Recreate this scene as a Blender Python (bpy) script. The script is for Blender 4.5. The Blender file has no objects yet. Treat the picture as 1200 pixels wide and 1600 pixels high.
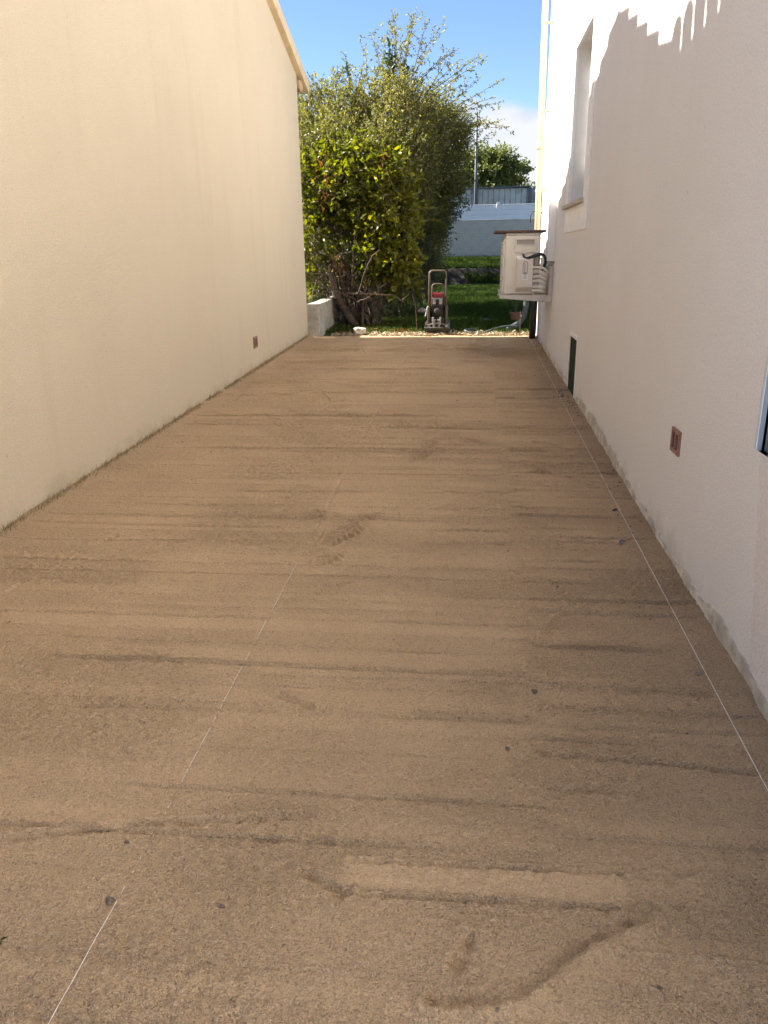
import bpy, math, random
import numpy as np
from mathutils import Vector, Matrix

# ------------------------------------------------------------------ camera, world, sun, exposure
scene = bpy.context.scene
cam_d = bpy.data.cameras.new('camera'); cam = bpy.data.objects.new('camera', cam_d)
scene.collection.objects.link(cam); scene.camera = cam
ROT = ((0.994009, -0.020735, 0.107313), (0.108320, 0.317897, -0.941917), (-0.014584, 0.947898, 0.318239))
M4 = Matrix(ROT).to_4x4(); M4.translation = (0, 0, 1.6); cam.matrix_world = M4
cam_d.lens = 27.0; cam_d.sensor_width = 36.0; cam_d.clip_start = 0.05; cam_d.clip_end = 3000

SUN_TRAVEL = Vector((1.0, -0.12, -0.77)).normalized()
SUN_EL = math.asin(-SUN_TRAVEL.z); SUN_ROT = math.atan2(-SUN_TRAVEL.x, -SUN_TRAVEL.y)
world = bpy.data.worlds.new('World'); scene.world = world; world.use_nodes = True
wn = world.node_tree; wn.nodes.clear()
def wnode(t, **kw):
    n = wn.nodes.new(t)
    for k, v in kw.items(): setattr(n, k, v)
    return n
w_out = wnode('ShaderNodeOutputWorld'); w_bg = wnode('ShaderNodeBackground')
sky = wnode('ShaderNodeTexSky', sky_type='NISHITA', sun_disc=False, sun_elevation=SUN_EL, sun_rotation=SUN_ROT % (2*math.pi))
sky.altitude = 0; sky.air_density = 0.75; sky.dust_density = 0.05; sky.ozone_density = 3.0
w_bg.inputs['Strength'].default_value = 0.056
# fair-weather cumulus low above the horizon, all round
tc = wnode('ShaderNodeTexCoord'); sep = wnode('ShaderNodeSeparateXYZ'); wn.links.new(tc.outputs['Generated'], sep.inputs[0])
mp = wnode('ShaderNodeMapping'); mp.inputs['Scale'].default_value = (5.0, 5.0, 9.0); mp.inputs['Location'].default_value = (2.05, 1.0, 0.32)
wn.links.new(tc.outputs['Generated'], mp.inputs[0])
cn = wnode('ShaderNodeTexNoise'); cn.inputs['Scale'].default_value = 1.0; cn.inputs['Detail'].default_value = 9; cn.inputs['Roughness'].default_value = 0.55
wn.links.new(mp.outputs[0], cn.inputs['Vector'])
el = wnode('ShaderNodeMapRange'); el.inputs[1].default_value = 0.10; el.inputs[2].default_value = 0.215; el.inputs[3].default_value = 0.17; el.inputs[4].default_value = -0.22
wn.links.new(sep.outputs['Z'], el.inputs[0])
ad = wnode('ShaderNodeMath', operation='ADD'); wn.links.new(cn.outputs['Fac'], ad.inputs[0]); wn.links.new(el.outputs[0], ad.inputs[1])
cr = wnode('ShaderNodeMapRange', interpolation_type='SMOOTHSTEP'); cr.inputs[1].default_value = 0.50; cr.inputs[2].default_value = 0.66
wn.links.new(ad.outputs[0], cr.inputs[0])
cn2 = wnode('ShaderNodeTexNoise'); cn2.inputs['Scale'].default_value = 2.3; cn2.inputs['Detail'].default_value = 6
wn.links.new(mp.outputs[0], cn2.inputs['Vector'])
crc = wnode('ShaderNodeValToRGB'); crc.color_ramp.elements[0].position = 0.35; crc.color_ramp.elements[0].color = (2.6, 3.1, 3.8, 1)
crc.color_ramp.elements[1].position = 0.62; crc.color_ramp.elements[1].color = (3.9, 4.0, 4.2, 1)
wn.links.new(cn2.outputs['Fac'], crc.inputs[0])
mx = wnode('ShaderNodeMix', data_type='RGBA')
wn.links.new(cr.outputs[0], mx.inputs[0]); wn.links.new(sky.outputs[0], mx.inputs[6]); wn.links.new(crc.outputs[0], mx.inputs[7])
wn.links.new(mx.outputs[2], w_bg.inputs['Color']); wn.links.new(w_bg.outputs[0], w_out.inputs[0])

sun_d = bpy.data.lights.new('sun', 'SUN'); sun_d.energy = 5.0; sun_d.angle = math.radians(0.5); sun_d.color = (1.0, 0.93, 0.84)
sun = bpy.data.objects.new('sun', sun_d); scene.collection.objects.link(sun)
sun.rotation_euler = SUN_TRAVEL.to_track_quat('-Z', 'Y').to_euler(); sun.location = (-20, 3, 14)
vs = scene.view_settings; vs.view_transform = 'Standard'; vs.look = 'None'; vs.gamma = 1.0; vs.use_curve_mapping = False
vs.exposure = 2.12

# ------------------------------------------------------------------ helpers
C = scene.collection
SL = 0.02508                      # the yard climbs gently away from the street
XL, XR = -2.66, 1.045             # faces of the two house walls
rng = np.random.default_rng(7); random.seed(7)
def gz(y): return SL*y

def link(o, parent=None):
    C.objects.link(o)
    if parent is not None: o.parent = parent
    return o
def mesh_obj(name, V, F, mat, parent=None, smooth=False):
    me = bpy.data.meshes.new(name); me.from_pydata([tuple(map(float, v)) for v in V], [], F); me.validate(); me.update()
    if mat: me.materials.append(mat)
    if smooth: me.polygons.foreach_set('use_smooth', [True]*len(me.polygons))
    return link(bpy.data.objects.new(name, me), parent)
def np_mesh(name, V, F, mat, parent=None, smooth=False, tint=None):
    """V (n,3), F (m,k) numpy arrays; tint: per-face float attribute"""
    me = bpy.data.meshes.new(name); n, m, k = len(V), len(F), F.shape[1]
    me.vertices.add(n); me.vertices.foreach_set('co', np.ascontiguousarray(V, dtype=np.float32).ravel())
    me.loops.add(m*k); me.loops.foreach_set('vertex_index', np.ascontiguousarray(F, dtype=np.int32).ravel())
    me.polygons.add(m); me.polygons.foreach_set('loop_start', np.arange(0, m*k, k, dtype=np.int32))
    me.polygons.foreach_set('loop_total', np.full(m, k, dtype=np.int32))
    if smooth: me.polygons.foreach_set('use_smooth', np.ones(m, dtype=bool))
    me.update(calc_edges=True)
    if tint is not None:
        a = me.attributes.new('tint', 'FLOAT', 'FACE'); a.data.foreach_set('value', np.asarray(tint, dtype=np.float32))
    if mat: me.materials.append(mat)
    return link(bpy.data.objects.new(name, me), parent)
def tag(o, label, cat, group=None):
    o['label'] = label; o['category'] = cat
    if group: o['group'] = group
    return o
def thing(name, loc, label, cat, group=None):
    o = bpy.data.objects.new(name, None); o.location = loc; o.empty_display_size = 0.1; C.objects.link(o)
    return tag(o, label, cat, group)
def struct(o): o['kind'] = 'structure'; return o
def stuff(o): o['kind'] = 'stuff'; return o
class MB:
    """collects shapes in world coordinates; build() makes ONE mesh object (parent-space corrected)"""
    def __init__(s): s.V = []; s.F = []
    def add(s, V, F):
        b = len(s.V); s.V += [tuple(v) for v in V]; s.F += [tuple(i+b for i in f) for f in F]; return s
    def box(s, x0, x1, y0, y1, z0, z1):
        return s.add([(x0,y0,z0),(x1,y0,z0),(x1,y1,z0),(x0,y1,z0),(x0,y0,z1),(x1,y0,z1),(x1,y1,z1),(x0,y1,z1)],
                     [(0,3,2,1),(4,5,6,7),(0,1,5,4),(1,2,6,5),(2,3,7,6),(3,0,4,7)])
    def tube(s, pts, r, k=8, cap=True):
        pts = [Vector(p) for p in pts]; n = len(pts); rs = r if hasattr(r, '__len__') else [r]*n
        V = []; F = []; up = None
        for i, p in enumerate(pts):
            d = (pts[min(i+1, n-1)] - pts[max(i-1, 0)])
            d = d.normalized() if d.length > 1e-9 else Vector((0, 0, 1))
            if up is None:
                up = d.orthogonal().normalized()
            else:
                up = up - d*up.dot(d); up = up.normalized() if up.length > 1e-6 else d.orthogonal().normalized()
            sd = d.cross(up)
            for j in range(k):
                a = 2*math.pi*j/k; V.append(p + (up*math.cos(a) + sd*math.sin(a))*rs[i])
        for i in range(n-1):
            for j in range(k):
                F.append((i*k+j, i*k+(j+1) % k, (i+1)*k+(j+1) % k, (i+1)*k+j))
        if cap: F.append(tuple(range(k-1, -1, -1))); F.append(tuple((n-1)*k+j for j in range(k)))
        return s.add(V, F)
    def prism(s, poly, axis, a0, a1):
        """extrude a 2-D polygon along an axis ('x': poly is (y,z); 'y': (x,z); 'z': (x,y))"""
        n = len(poly)
        f = {'x': lambda p, a: (a, p[0], p[1]), 'y': lambda p, a: (p[0], a, p[1]), 'z': lambda p, a: (p[0], p[1], a)}[axis]
        V = [f(p, a0) for p in poly] + [f(p, a1) for p in poly]
        F = [tuple(range(n-1, -1, -1)), tuple(range(n, 2*n))] + [(i, (i+1) % n, n+(i+1) % n, n+i) for i in range(n)]
        return s.add(V, F)
    def lathe(s, prof, c, k=16):
        V = []; F = []; n = len(prof)
        for r, z in prof:
            for j in range(k):
                a = 2*math.pi*j/k; V.append((c[0]+r*math.cos(a), c[1]+r*math.sin(a), c[2]+z))
        for i in range(n-1):
            for j in range(k): F.append((i*k+j, i*k+(j+1) % k, (i+1)*k+(j+1) % k, (i+1)*k+j))
        F.append(tuple(range(k-1, -1, -1))); F.append(tuple((n-1)*k+j for j in range(k)))
        return s.add(V, F)
    def build(s, name, mat, parent=None, bevel=0.0, smooth=False):
        off = Vector((0, 0, 0)); p = parent
        while p is not None: off += p.location; p = p.parent
        o = mesh_obj(name, [Vector(v)-off for v in s.V], s.F, mat, parent, smooth)
        # consistent normals
        import bmesh
        bm = bmesh.new(); bm.from_mesh(o.data); bmesh.ops.recalc_face_normals(bm, faces=bm.faces); bm.to_mesh(o.data); bm.free()
        if bevel:
            b = o.modifiers.new('bevel', 'BEVEL'); b.width = bevel; b.segments = 2; b.limit_method = 'ANGLE'; b.angle_limit = math.radians(40)
            b.harden_normals = False
        return o

# ------------------------------------------------------------------ materials
def new_mat(name):
    m = bpy.data.materials.new(name); m.use_nodes = True; nt = m.node_tree
    return m, nt, nt.nodes['Principled BSDF'], nt.nodes['Material Output']
def N(nt, t, **kw):
    n = nt.nodes.new(t)
    for k, v in kw.items(): setattr(n, k, v)
    return n
def noise(nt, vec, scale, detail=4, rough=0.55, sc3=None):
    if sc3:
        mpn = N(nt, 'ShaderNodeMapping'); mpn.inputs['Scale'].default_value = sc3; nt.links.new(vec, mpn.inputs[0]); vec = mpn.outputs[0]
    n = N(nt, 'ShaderNodeTexNoise'); n.inputs['Scale'].default_value = scale; n.inputs['Detail'].default_value = detail; n.inputs['Roughness'].default_value = rough
    nt.links.new(vec, n.inputs['Vector']); return n.outputs['Fac']
def ramp(nt, fac, a, b, lo=0.0, hi=1.0):
    r = N(nt, 'ShaderNodeMapRange', interpolation_type='SMOOTHSTEP'); r.inputs[1].default_value = a; r.inputs[2].default_value = b
    r.inputs[3].default_value = lo; r.inputs[4].default_value = hi; nt.links.new(fac, r.inputs[0]); return r.outputs[0]
def mixc(nt, fac, c1, c2, blend='MIX'):
    m = N(nt, 'ShaderNodeMix', data_type='RGBA', blend_type=blend)
    if isinstance(fac, (int, float)): m.inputs[0].default_value = fac
    else: nt.links.new(fac, m.inputs[0])
    for i, c in ((6, c1), (7, c2)):
        if isinstance(c, tuple): m.inputs[i].default_value = (*c, 1)
        else: nt.links.new(c, m.inputs[i])
    return m.outputs[2]
def bump(nt, h, strength, dist, bsdf, prev=None):
    b = N(nt, 'ShaderNodeBump'); b.inputs['Strength'].default_value = strength; b.inputs['Distance'].default_value = dist
    nt.links.new(h, b.inputs['Height'])
    if prev is not None: nt.links.new(prev, b.inputs['Normal'])
    nt.links.new(b.outputs[0], bsdf.inputs['Normal']); return b.outputs[0]
def simple(name, c, rough=0.6, metal=0.0, var=0.12, scale=8.0, bmp=0.0, bscale=60.0, dirt=None, dirt_amt=0.0, spec=0.5):
    m, nt, b, o = new_mat(name); t = N(nt, 'ShaderNodeTexCoord').outputs['Object']
    n1 = noise(nt, t, scale, 5)
    col = mixc(nt, ramp(nt, n1, 0.3, 0.7), tuple(x*(1-var) for x in c), tuple(min(1, x*(1+var)) for x in c))
    if dirt: col = mixc(nt, ramp(nt, noise(nt, t, scale*2.7, 7, 0.65), 0.48, 0.68, 0, dirt_amt), col, dirt)
    nt.links.new(col, b.inputs['Base Color']); b.inputs['Roughness'].default_value = rough; b.inputs['Metallic'].default_value = metal
    b.inputs['Specular IOR Level'].default_value = spec
    if bmp: bump(nt, noise(nt, t, bscale, 4), bmp, 0.01, b)
    return m
def render_mat(name, c, streak, tint2, grain=190.0, gstr=0.55, moss=None):
    """house render: rough-cast grain, faint trowel clouding, rain streaks"""
    m, nt, b, o = new_mat(name); t = N(nt, 'ShaderNodeTexCoord').outputs['Object']
    cl = noise(nt, t, 0.9, 5, 0.6)
    col = mixc(nt, ramp(nt, cl, 0.3, 0.7), c, tint2)
    st = noise(nt, t, 1.0, 5, 0.65, (1.0, 2.6, 0.30))
    col = mixc(nt, ramp(nt, st, 0.50, 0.76, 0, 0.36), col, streak)
    fs = noise(nt, t, 1.0, 5, 0.7, (1.0, 14.0, 1.6))
    col = mixc(nt, ramp(nt, fs, 0.5, 0.8, 0, 0.16), col, streak)
    sp = noise(nt, t, 26.0, 2, 0.5); col = mixc(nt, ramp(nt, sp, 0.735, 0.755, 0, 0.4), col, tuple(x*0.45 for x in streak))
    g = noise(nt, t, grain, 3, 0.6); col = mixc(nt, ramp(nt, g, 0.40, 0.62, 0.0, 0.42), col, tuple(x*0.76 for x in c))
    if moss:      # ragged splash stain along the foot of the wall
        ps = N(nt, 'ShaderNodeSeparateXYZ'); nt.links.new(N(nt, 'ShaderNodeNewGeometry').outputs['Position'], ps.inputs[0])
        m1 = N(nt, 'ShaderNodeMath', operation='MULTIPLY_ADD'); nt.links.new(ps.outputs['Y'], m1.inputs[0]); m1.inputs[1].default_value = -SL; nt.links.new(ps.outputs['Z'], m1.inputs[2])
        m2 = N(nt, 'ShaderNodeMath', operation='MULTIPLY_ADD'); nt.links.new(noise(nt, t, 3.0, 7, 0.7), m2.inputs[0]); m2.inputs[1].default_value = -0.55; nt.links.new(m1.outputs[0], m2.inputs[2])
        col = mixc(nt, ramp(nt, m2.outputs[0], -0.27, -0.13, 0.6, 0.0), col, moss)
    nt.links.new(col, b.inputs['Base Color']); b.inputs['Roughness'].default_value = 0.9; b.inputs['Specular IOR Level'].default_value = 0.25
    p = bump(nt, noise(nt, t, 2.2, 4), 0.25, 0.02, b); bump(nt, g, gstr, 0.007, b, p)
    return m
M = {}
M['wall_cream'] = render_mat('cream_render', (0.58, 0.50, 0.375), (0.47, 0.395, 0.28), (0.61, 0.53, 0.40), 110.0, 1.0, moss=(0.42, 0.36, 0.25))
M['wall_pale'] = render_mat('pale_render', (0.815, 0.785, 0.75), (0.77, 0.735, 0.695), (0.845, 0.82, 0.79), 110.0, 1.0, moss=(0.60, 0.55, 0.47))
M['wall_patch'] = render_mat('patched_render', (0.78, 0.725, 0.68), (0.72, 0.66, 0.61), (0.81, 0.765, 0.72), 90.0, 1.0)
M['trim_white'] = simple('white_trim', (0.90, 0.885, 0.86), 0.7, var=0.04, bmp=0.15, bscale=120)
M['reveal'] = simple('reveal_render', (0.78, 0.765, 0.74), 0.85, var=0.04, bmp=0.3, bscale=150)
M['sill'] = simple('stone_sill', (0.52, 0.46, 0.38), 0.75, var=0.15, scale=14, bmp=0.3)
M['beige_paint'] = simple('beige_barge_paint', (0.66, 0.52, 0.32), 0.55, var=0.08, scale=3, dirt=(0.35, 0.27, 0.16), dirt_amt=0.35)
M['gutter'] = simple('sand_pvc', (0.50, 0.36, 0.22), 0.45, var=0.08)
M['pipe_beige'] = simple('beige_pvc', (0.74, 0.58, 0.36), 0.45, var=0.07, scale=3, dirt=(0.5, 0.4, 0.28), dirt_amt=0.4)
M['conduit'] = simple('white_trunking', (0.82, 0.82, 0.82), 0.5, var=0.04, scale=3)
M['terracotta'] = simple('terracotta', (0.30, 0.155, 0.115), 0.85, var=0.2, scale=30, bmp=0.4, bscale=120)
M['tile'] = simple('roof_clay', (0.45, 0.22, 0.13), 0.85, var=0.3, scale=6, bmp=0.3)
M['slot_shade'] = simple('painted_slot_shade', (0.03, 0.025, 0.02), 0.9)  # near-black colour standing for the shade inside the air brick slots
M['hatch_green'] = simple('dark_green_hatch', (0.016, 0.034, 0.016), 0.7, var=0.3, scale=5, dirt=(0.05, 0.05, 0.035), dirt_amt=0.5, spec=0.15)
M['cement'] = simple('grey_cement', (0.60, 0.555, 0.465), 0.92, var=0.3, scale=5, bmp=0.8, bscale=70, dirt=(0.27, 0.25, 0.21), dirt_amt=0.7)
M['concrete'] = simple('weathered_concrete', (0.40, 0.37, 0.31), 0.92, var=0.2, scale=4, bmp=0.7, bscale=80, dirt=(0.16, 0.15, 0.11), dirt_amt=0.6)
M['block_grey'] = simple('grey_block', (0.64, 0.59, 0.51), 0.92, var=0.16, scale=1.4, bmp=0.5, bscale=60, dirt=(0.42, 0.39, 0.33), dirt_amt=0.5)
M['mortar'] = simple('mortar', (0.50, 0.47, 0.42), 0.95, var=0.15, scale=3)
M['jamb_grey'] = simple('grey_jamb', (0.24, 0.24, 0.24), 0.85, var=0.25, scale=9, bmp=0.6, bscale=90)
M['bead'] = simple('galvanised_bead', (0.62, 0.70, 0.80), 0.35, 0.3, var=0.05)
M['glass'] = simple('window_glass', (0.02, 0.025, 0.03), 0.03, var=0.0)
M['frame_white'] = simple('white_pvc', (0.78, 0.78, 0.77), 0.4, var=0.03)
M['fence_white'] = simple('white_fence_pvc', (0.90, 0.90, 0.90), 0.5, var=0.04, scale=2)
M['shed'] = simple('fibre_cement', (0.40, 0.42, 0.42), 0.9, var=0.15, scale=1.2, dirt=(0.17, 0.18, 0.19), dirt_amt=0.5)
M['shed_dark'] = simple('shed_dark_trim', (0.10, 0.12, 0.14), 0.8, var=0.2)
M['pole'] = simple('pole_metal', (0.11, 0.12, 0.13), 0.6, 0.3, var=0.2, scale=2)
M['string'] = simple('mason_string', (0.82, 0.78, 0.72), 0.8, var=0.05, scale=40)
M['stone'] = simple('limestone', (0.50, 0.45, 0.38), 0.9, var=0.3, scale=12, bmp=0.7, bscale=50)
M['stone_dark'] = simple('dark_clod', (0.17, 0.13, 0.095), 0.95, var=0.4, scale=60, bmp=0.8, bscale=200)
M['bounce_ground'] = simple('bounce_paving', (0.62, 0.60, 0.57), 0.9, var=0.12, scale=2, bmp=0.4)
M['rust'] = simple('rusty_iron', (0.11, 0.06, 0.04), 0.8, var=0.3, scale=20)
M['crumb'] = simple('earth_crumb', (0.15, 0.11, 0.08), 0.95, var=0.5, scale=9)
M['leaf_dead'] = simple('dead_leaf', (0.26, 0.21, 0.17), 0.8, var=0.3, scale=40)
M['snail'] = simple('snail_shell', (0.16, 0.15, 0.14), 0.4, var=0.4, scale=90)
# AC
M['ac'] = simple('ivory_paint', (0.74, 0.69, 0.60), 0.42, var=0.035, scale=3, dirt=(0.55, 0.50, 0.42), dirt_amt=0.2)
M['ac_cover'] = simple('ivory_plastic', (0.70, 0.66, 0.60), 0.5, var=0.03, scale=3)
M['ac_dark'] = simple('shadow_recess_plastic', (0.33, 0.30, 0.26), 0.6, var=0.05)
M['insul'] = simple('pipe_insulation', (0.70, 0.67, 0.58), 0.75, var=0.08, scale=20, bmp=0.3, bscale=90)
M['black_rub'] = simple('black_cable', (0.02, 0.02, 0.022), 0.5, var=0.2)
M['bracket'] = simple('bracket_paint', (0.60, 0.58, 0.54), 0.5, var=0.05, dirt=(0.35, 0.30, 0.24), dirt_amt=0.3)
M['label'] = simple('white_sticker', (0.80, 0.79, 0.77), 0.5, var=0.02)
M['ink'] = simple('grey_ink', (0.16, 0.15, 0.15), 0.6, var=0.05)
M['plank'] = simple('dark_stained_plank', (0.085, 0.05, 0.038), 0.75, var=0.35, scale=9, bmp=0.4, bscale=40)
# compactor
M['steel_brown'] = simple('dusty_steel_tube', (0.10, 0.08, 0.057), 0.6, 0.2, var=0.25, scale=20, dirt=(0.13, 0.105, 0.075), dirt_amt=0.5)
M['engine_dark'] = simple('engine_dark', (0.03, 0.028, 0.026), 0.7, 0.1, var=0.3, scale=20, dirt=(0.10, 0.08, 0.06), dirt_amt=0.5, spec=0.25)
M['red'] = simple('red_tank_paint', (0.17, 0.007, 0.012), 0.5, var=0.1, scale=10)
M['alu'] = simple('bare_aluminium', (0.30, 0.30, 0.29), 0.6, 0.2, var=0.15, scale=15, dirt=(0.25, 0.22, 0.18), dirt_amt=0.5)
M['plate'] = simple('worn_plate', (0.07, 0.065, 0.06), 0.6, 0.3, var=0.3, scale=10, dirt=(0.15, 0.12, 0.09), dirt_amt=0.5)
M['pale_plastic'] = simple('pale_plastic', (0.60, 0.60, 0.58), 0.5, var=0.08)
M['hose'] = simple('grey_green_hose', (0.065, 0.085, 0.08), 0.5, var=0.15, scale=12)
M['bark'] = simple('bark', (0.075, 0.052, 0.036), 0.9, var=0.4, scale=14, bmp=0.8, bscale=60, dirt=(0.17, 0.14, 0.11), dirt_amt=0.4)
M['twig'] = simple('twig_bark', (0.14, 0.095, 0.066), 0.85, var=0.4, scale=6)
M['soil'] = simple('damp_soil', (0.035, 0.03, 0.022), 0.95, var=0.4, scale=5, bmp=1.0, bscale=30)

def sand_mat():
    m, nt, b, o = new_mat('screeded_sand'); t = N(nt, 'ShaderNodeTexCoord').outputs['Object']
    big = noise(nt, t, 1.1, 6, 0.65); mid = noise(nt, t, 1.0, 5, 0.65, (1.6, 7.0, 1.0))
    col = mixc(nt, ramp(nt, big, 0.35, 0.65), (0.485, 0.338, 0.192), (0.565, 0.395, 0.228))
    col = mixc(nt, ramp(nt, mid, 0.44, 0.66, 0, 0.12), col, (0.47, 0.335, 0.20))
    lo = N(nt, 'ShaderNodeAttribute', attribute_name='loose').outputs['Fac']
    def mul(x, k0, k1):       # scale a factor by how loose the sand lies
        q = N(nt, 'ShaderNodeMapRange'); q.inputs[3].default_value = k0; q.inputs[4].default_value = k1; nt.links.new(lo, q.inputs[0])
        if x is None: return q.outputs[0]
        p_ = N(nt, 'ShaderNodeMath', operation='MULTIPLY'); nt.links.new(x, p_.inputs[0]); nt.links.new(q.outputs[0], p_.inputs[1]); return p_.outputs[0]
    gr = noise(nt, t, 150.0, 2, 0.6); gr2 = noise(nt, t, 330.0, 2, 0.6)
    col = mixc(nt, mul(None, 0.22, 0.0), col, (0.52, 0.375, 0.22))
    col = mixc(nt, mul(ramp(nt, gr, 0.47, 0.62, 0, 0.62), 0.6, 1.0), col, (0.31, 0.215, 0.14))
    col = mixc(nt, mul(ramp(nt, gr2, 0.53, 0.66, 0, 0.6), 0.6, 1.0), col, (0.76, 0.61, 0.44))
    dk = noise(nt, t, 75.0, 3, 0.6); col = mixc(nt, mul(ramp(nt, dk, 0.60, 0.69, 0, 0.6), 0.4, 1.0), col, (0.22, 0.155, 0.11))
    nt.links.new(col, b.inputs['Base Color']); b.inputs['Roughness'].default_value = 0.95; b.inputs['Specular IOR Level'].default_value = 0.15
    p = None
    for hgt, s0, s1, ds in ((noise(nt, t, 55.0, 4, 0.65), 0.35, 1.0, 0.020), (gr, 0.5, 1.0, 0.014), (gr2, 0.4, 0.6, 0.006)):
        bn = N(nt, 'ShaderNodeBump'); bn.inputs['Distance'].default_value = ds; nt.links.new(hgt, bn.inputs['Height']); nt.links.new(mul(None, s0, s1), bn.inputs['Strength'])
        if p is not None: nt.links.new(p, bn.inputs['Normal'])
        p = bn.outputs[0]
    nt.links.new(p, b.inputs['Normal'])
    return m
M['sand'] = sand_mat()
def lawn_mat():
    m, nt, b, o = new_mat('lawn_soil'); t = N(nt, 'ShaderNodeTexCoord').outputs['Object']
    col = mixc(nt, ramp(nt, noise(nt, t, 1.2, 5), 0.4, 0.6), (0.035, 0.06, 0.015), (0.075, 0.062, 0.035))
    col = mixc(nt, ramp(nt, noise(nt, t, 30, 4), 0.45, 0.65, 0, 0.6), col, (0.035, 0.04, 0.015))
    nt.links.new(col, b.inputs['Base Color']); b.inputs['Roughness'].default_value = 0.95
    bump(nt, noise(nt, t, 40, 5), 0.8, 0.03, b); return m
M['lawn'] = lawn_mat()
def leaf_mat(name, cols, trans=0.35, rough=0.45, spec=0.4):
    """per-leaf colour from the 'tint' attribute; thin-leaf light passes through"""
    m, nt, b, o = new_mat(name)
    a = N(nt, 'ShaderNodeAttribute', attribute_name='tint')
    r = N(nt, 'ShaderNodeValToRGB'); e = r.color_ramp.elements
    e[0].position = 0.0; e[0].color = (*cols[0], 1); e[1].position = 1.0; e[1].color = (*cols[-1], 1)
    for i, c in enumerate(cols[1:-1]):
        x = e.new((i+1)/(len(cols)-1)); x.color = (*c, 1)
    nt.links.new(a.outputs['Fac'], r.inputs[0]); nt.links.new(r.outputs[0], b.inputs['Base Color'])
    b.inputs['Roughness'].default_value = rough; b.inputs['Specular IOR Level'].default_value = spec
    tr = N(nt, 'ShaderNodeBsdfTranslucent'); hs = N(nt, 'ShaderNodeHueSaturation'); hs.inputs['Saturation'].default_value = 1.15; hs.inputs['Value'].default_value = 1.5
    nt.links.new(r.outputs[0], hs.inputs['Color']); nt.links.new(hs.outputs[0], tr.inputs[0])
    ms = N(nt, 'ShaderNodeMixShader'); ms.inputs[0].default_value = trans
    nt.links.new(b.outputs[0], ms.inputs[1]); nt.links.new(tr.outputs[0], ms.inputs[2]); nt.links.new(ms.outputs[0], o.inputs[0])
    return m
M['laurel'] = leaf_mat('laurel_leaf', [(0.055, 0.08, 0.011), (0.11, 0.13, 0.014), (0.20, 0.19, 0.017), (0.38, 0.31, 0.02)], 0.50, 0.40)
M['elae'] = leaf_mat('silverberry_leaf', [(0.075, 0.095, 0.022), (0.145, 0.155, 0.038), (0.23, 0.22, 0.055), (0.36, 0.32, 0.09)], 0.46, 0.42)
M['hedge'] = leaf_mat('dark_and_shaded_leaf', [(0.035, 0.06, 0.022), (0.06, 0.09, 0.033), (0.095, 0.125, 0.05)], 0.25, 0.4)  # dark green leaves; the colour also stands for the silverberry's shade side
M['fartree'] = leaf_mat('far_tree_leaf', [(0.09, 0.115, 0.035), (0.14, 0.165, 0.045), (0.21, 0.215, 0.06)], 0.35, 0.5)
M['dryleaf'] = leaf_mat('withered_leaf', [(0.12, 0.055, 0.02), (0.22, 0.10, 0.035)], 0.35, 0.7)
M['grass'] = leaf_mat('grass_blade', [(0.018, 0.038, 0.008), (0.034, 0.064, 0.012), (0.06, 0.09, 0.018), (0.15, 0.13, 0.05)], 0.3, 0.8, 0.1)
M['moss'] = leaf_mat('moss_and_dry_weed', [(0.12, 0.105, 0.045), (0.24, 0.195, 0.10), (0.36, 0.28, 0.17)], 0.2, 0.8)
M['straw'] = leaf_mat('dry_straw', [(0.22, 0.17, 0.10), (0.42, 0.34, 0.21), (0.55, 0.47, 0.32)], 0.15, 0.8)

# ------------------------------------------------------------------ large structure: ground, sand bed
def build_ground():
    prof = [(-400, -0.45), (-8, -0.28), (0, -0.045), (12.95, SL*12.95-0.045), (13.15, SL*13.15-0.012), (25.0, SL*25), (25.1, SL*25), (25.35, 1.08), (25.6, 1.12), (28.2, 1.40), (40, 1.42), (900, 1.45)]
    xs = [-600, -60, -12, -6, -2.6, 0, 1.1, 6, 12, 60, 600]
    V = [(x, y, z) for (y, z) in prof for x in xs]; nx = len(xs)
    F = [(i*nx+j, i*nx+j+1, (i+1)*nx+j+1, (i+1)*nx+j) for i in range(len(prof)-1) for j in range(nx-1)]
    return struct(mesh_obj('ground', V, F, M['lawn']))
build_ground()

NG = {}
def ngrid(seed):
    if seed not in NG: NG[seed] = np.random.default_rng(seed).random((256, 256))
    return NG[seed]
def vnoise(X, Y, sx, sy, seed, octv=3):
    """smooth value noise on arrays"""
    out = np.zeros_like(X); amp = 1.0; tot = 0
    for o in range(octv):
        g = ngrid(seed+o*17)
        x = X*sx*2**o+31.7; y = Y*sy*2**o+57.3
        xi = np.floor(x).astype(int); yi = np.floor(y).astype(int); fx = x-xi; fy = y-yi
        fx = fx*fx*(3-2*fx); fy = fy*fy*(3-2*fy); xi &= 255; yi &= 255; x1 = (xi+1) & 255; y1 = (yi+1) & 255
        v = (g[xi, yi]*(1-fx)+g[x1, yi]*fx)*(1-fy)+(g[xi, y1]*(1-fx)+g[x1, y1]*fx)*fy
        out += (v-0.5)*amp; tot += amp; amp *= 0.5
    return out/tot
def sst(a, b, x):
    t = np.clip((x-a)/(b-a), 0, 1); return t*t*(3-2*t)

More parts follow.
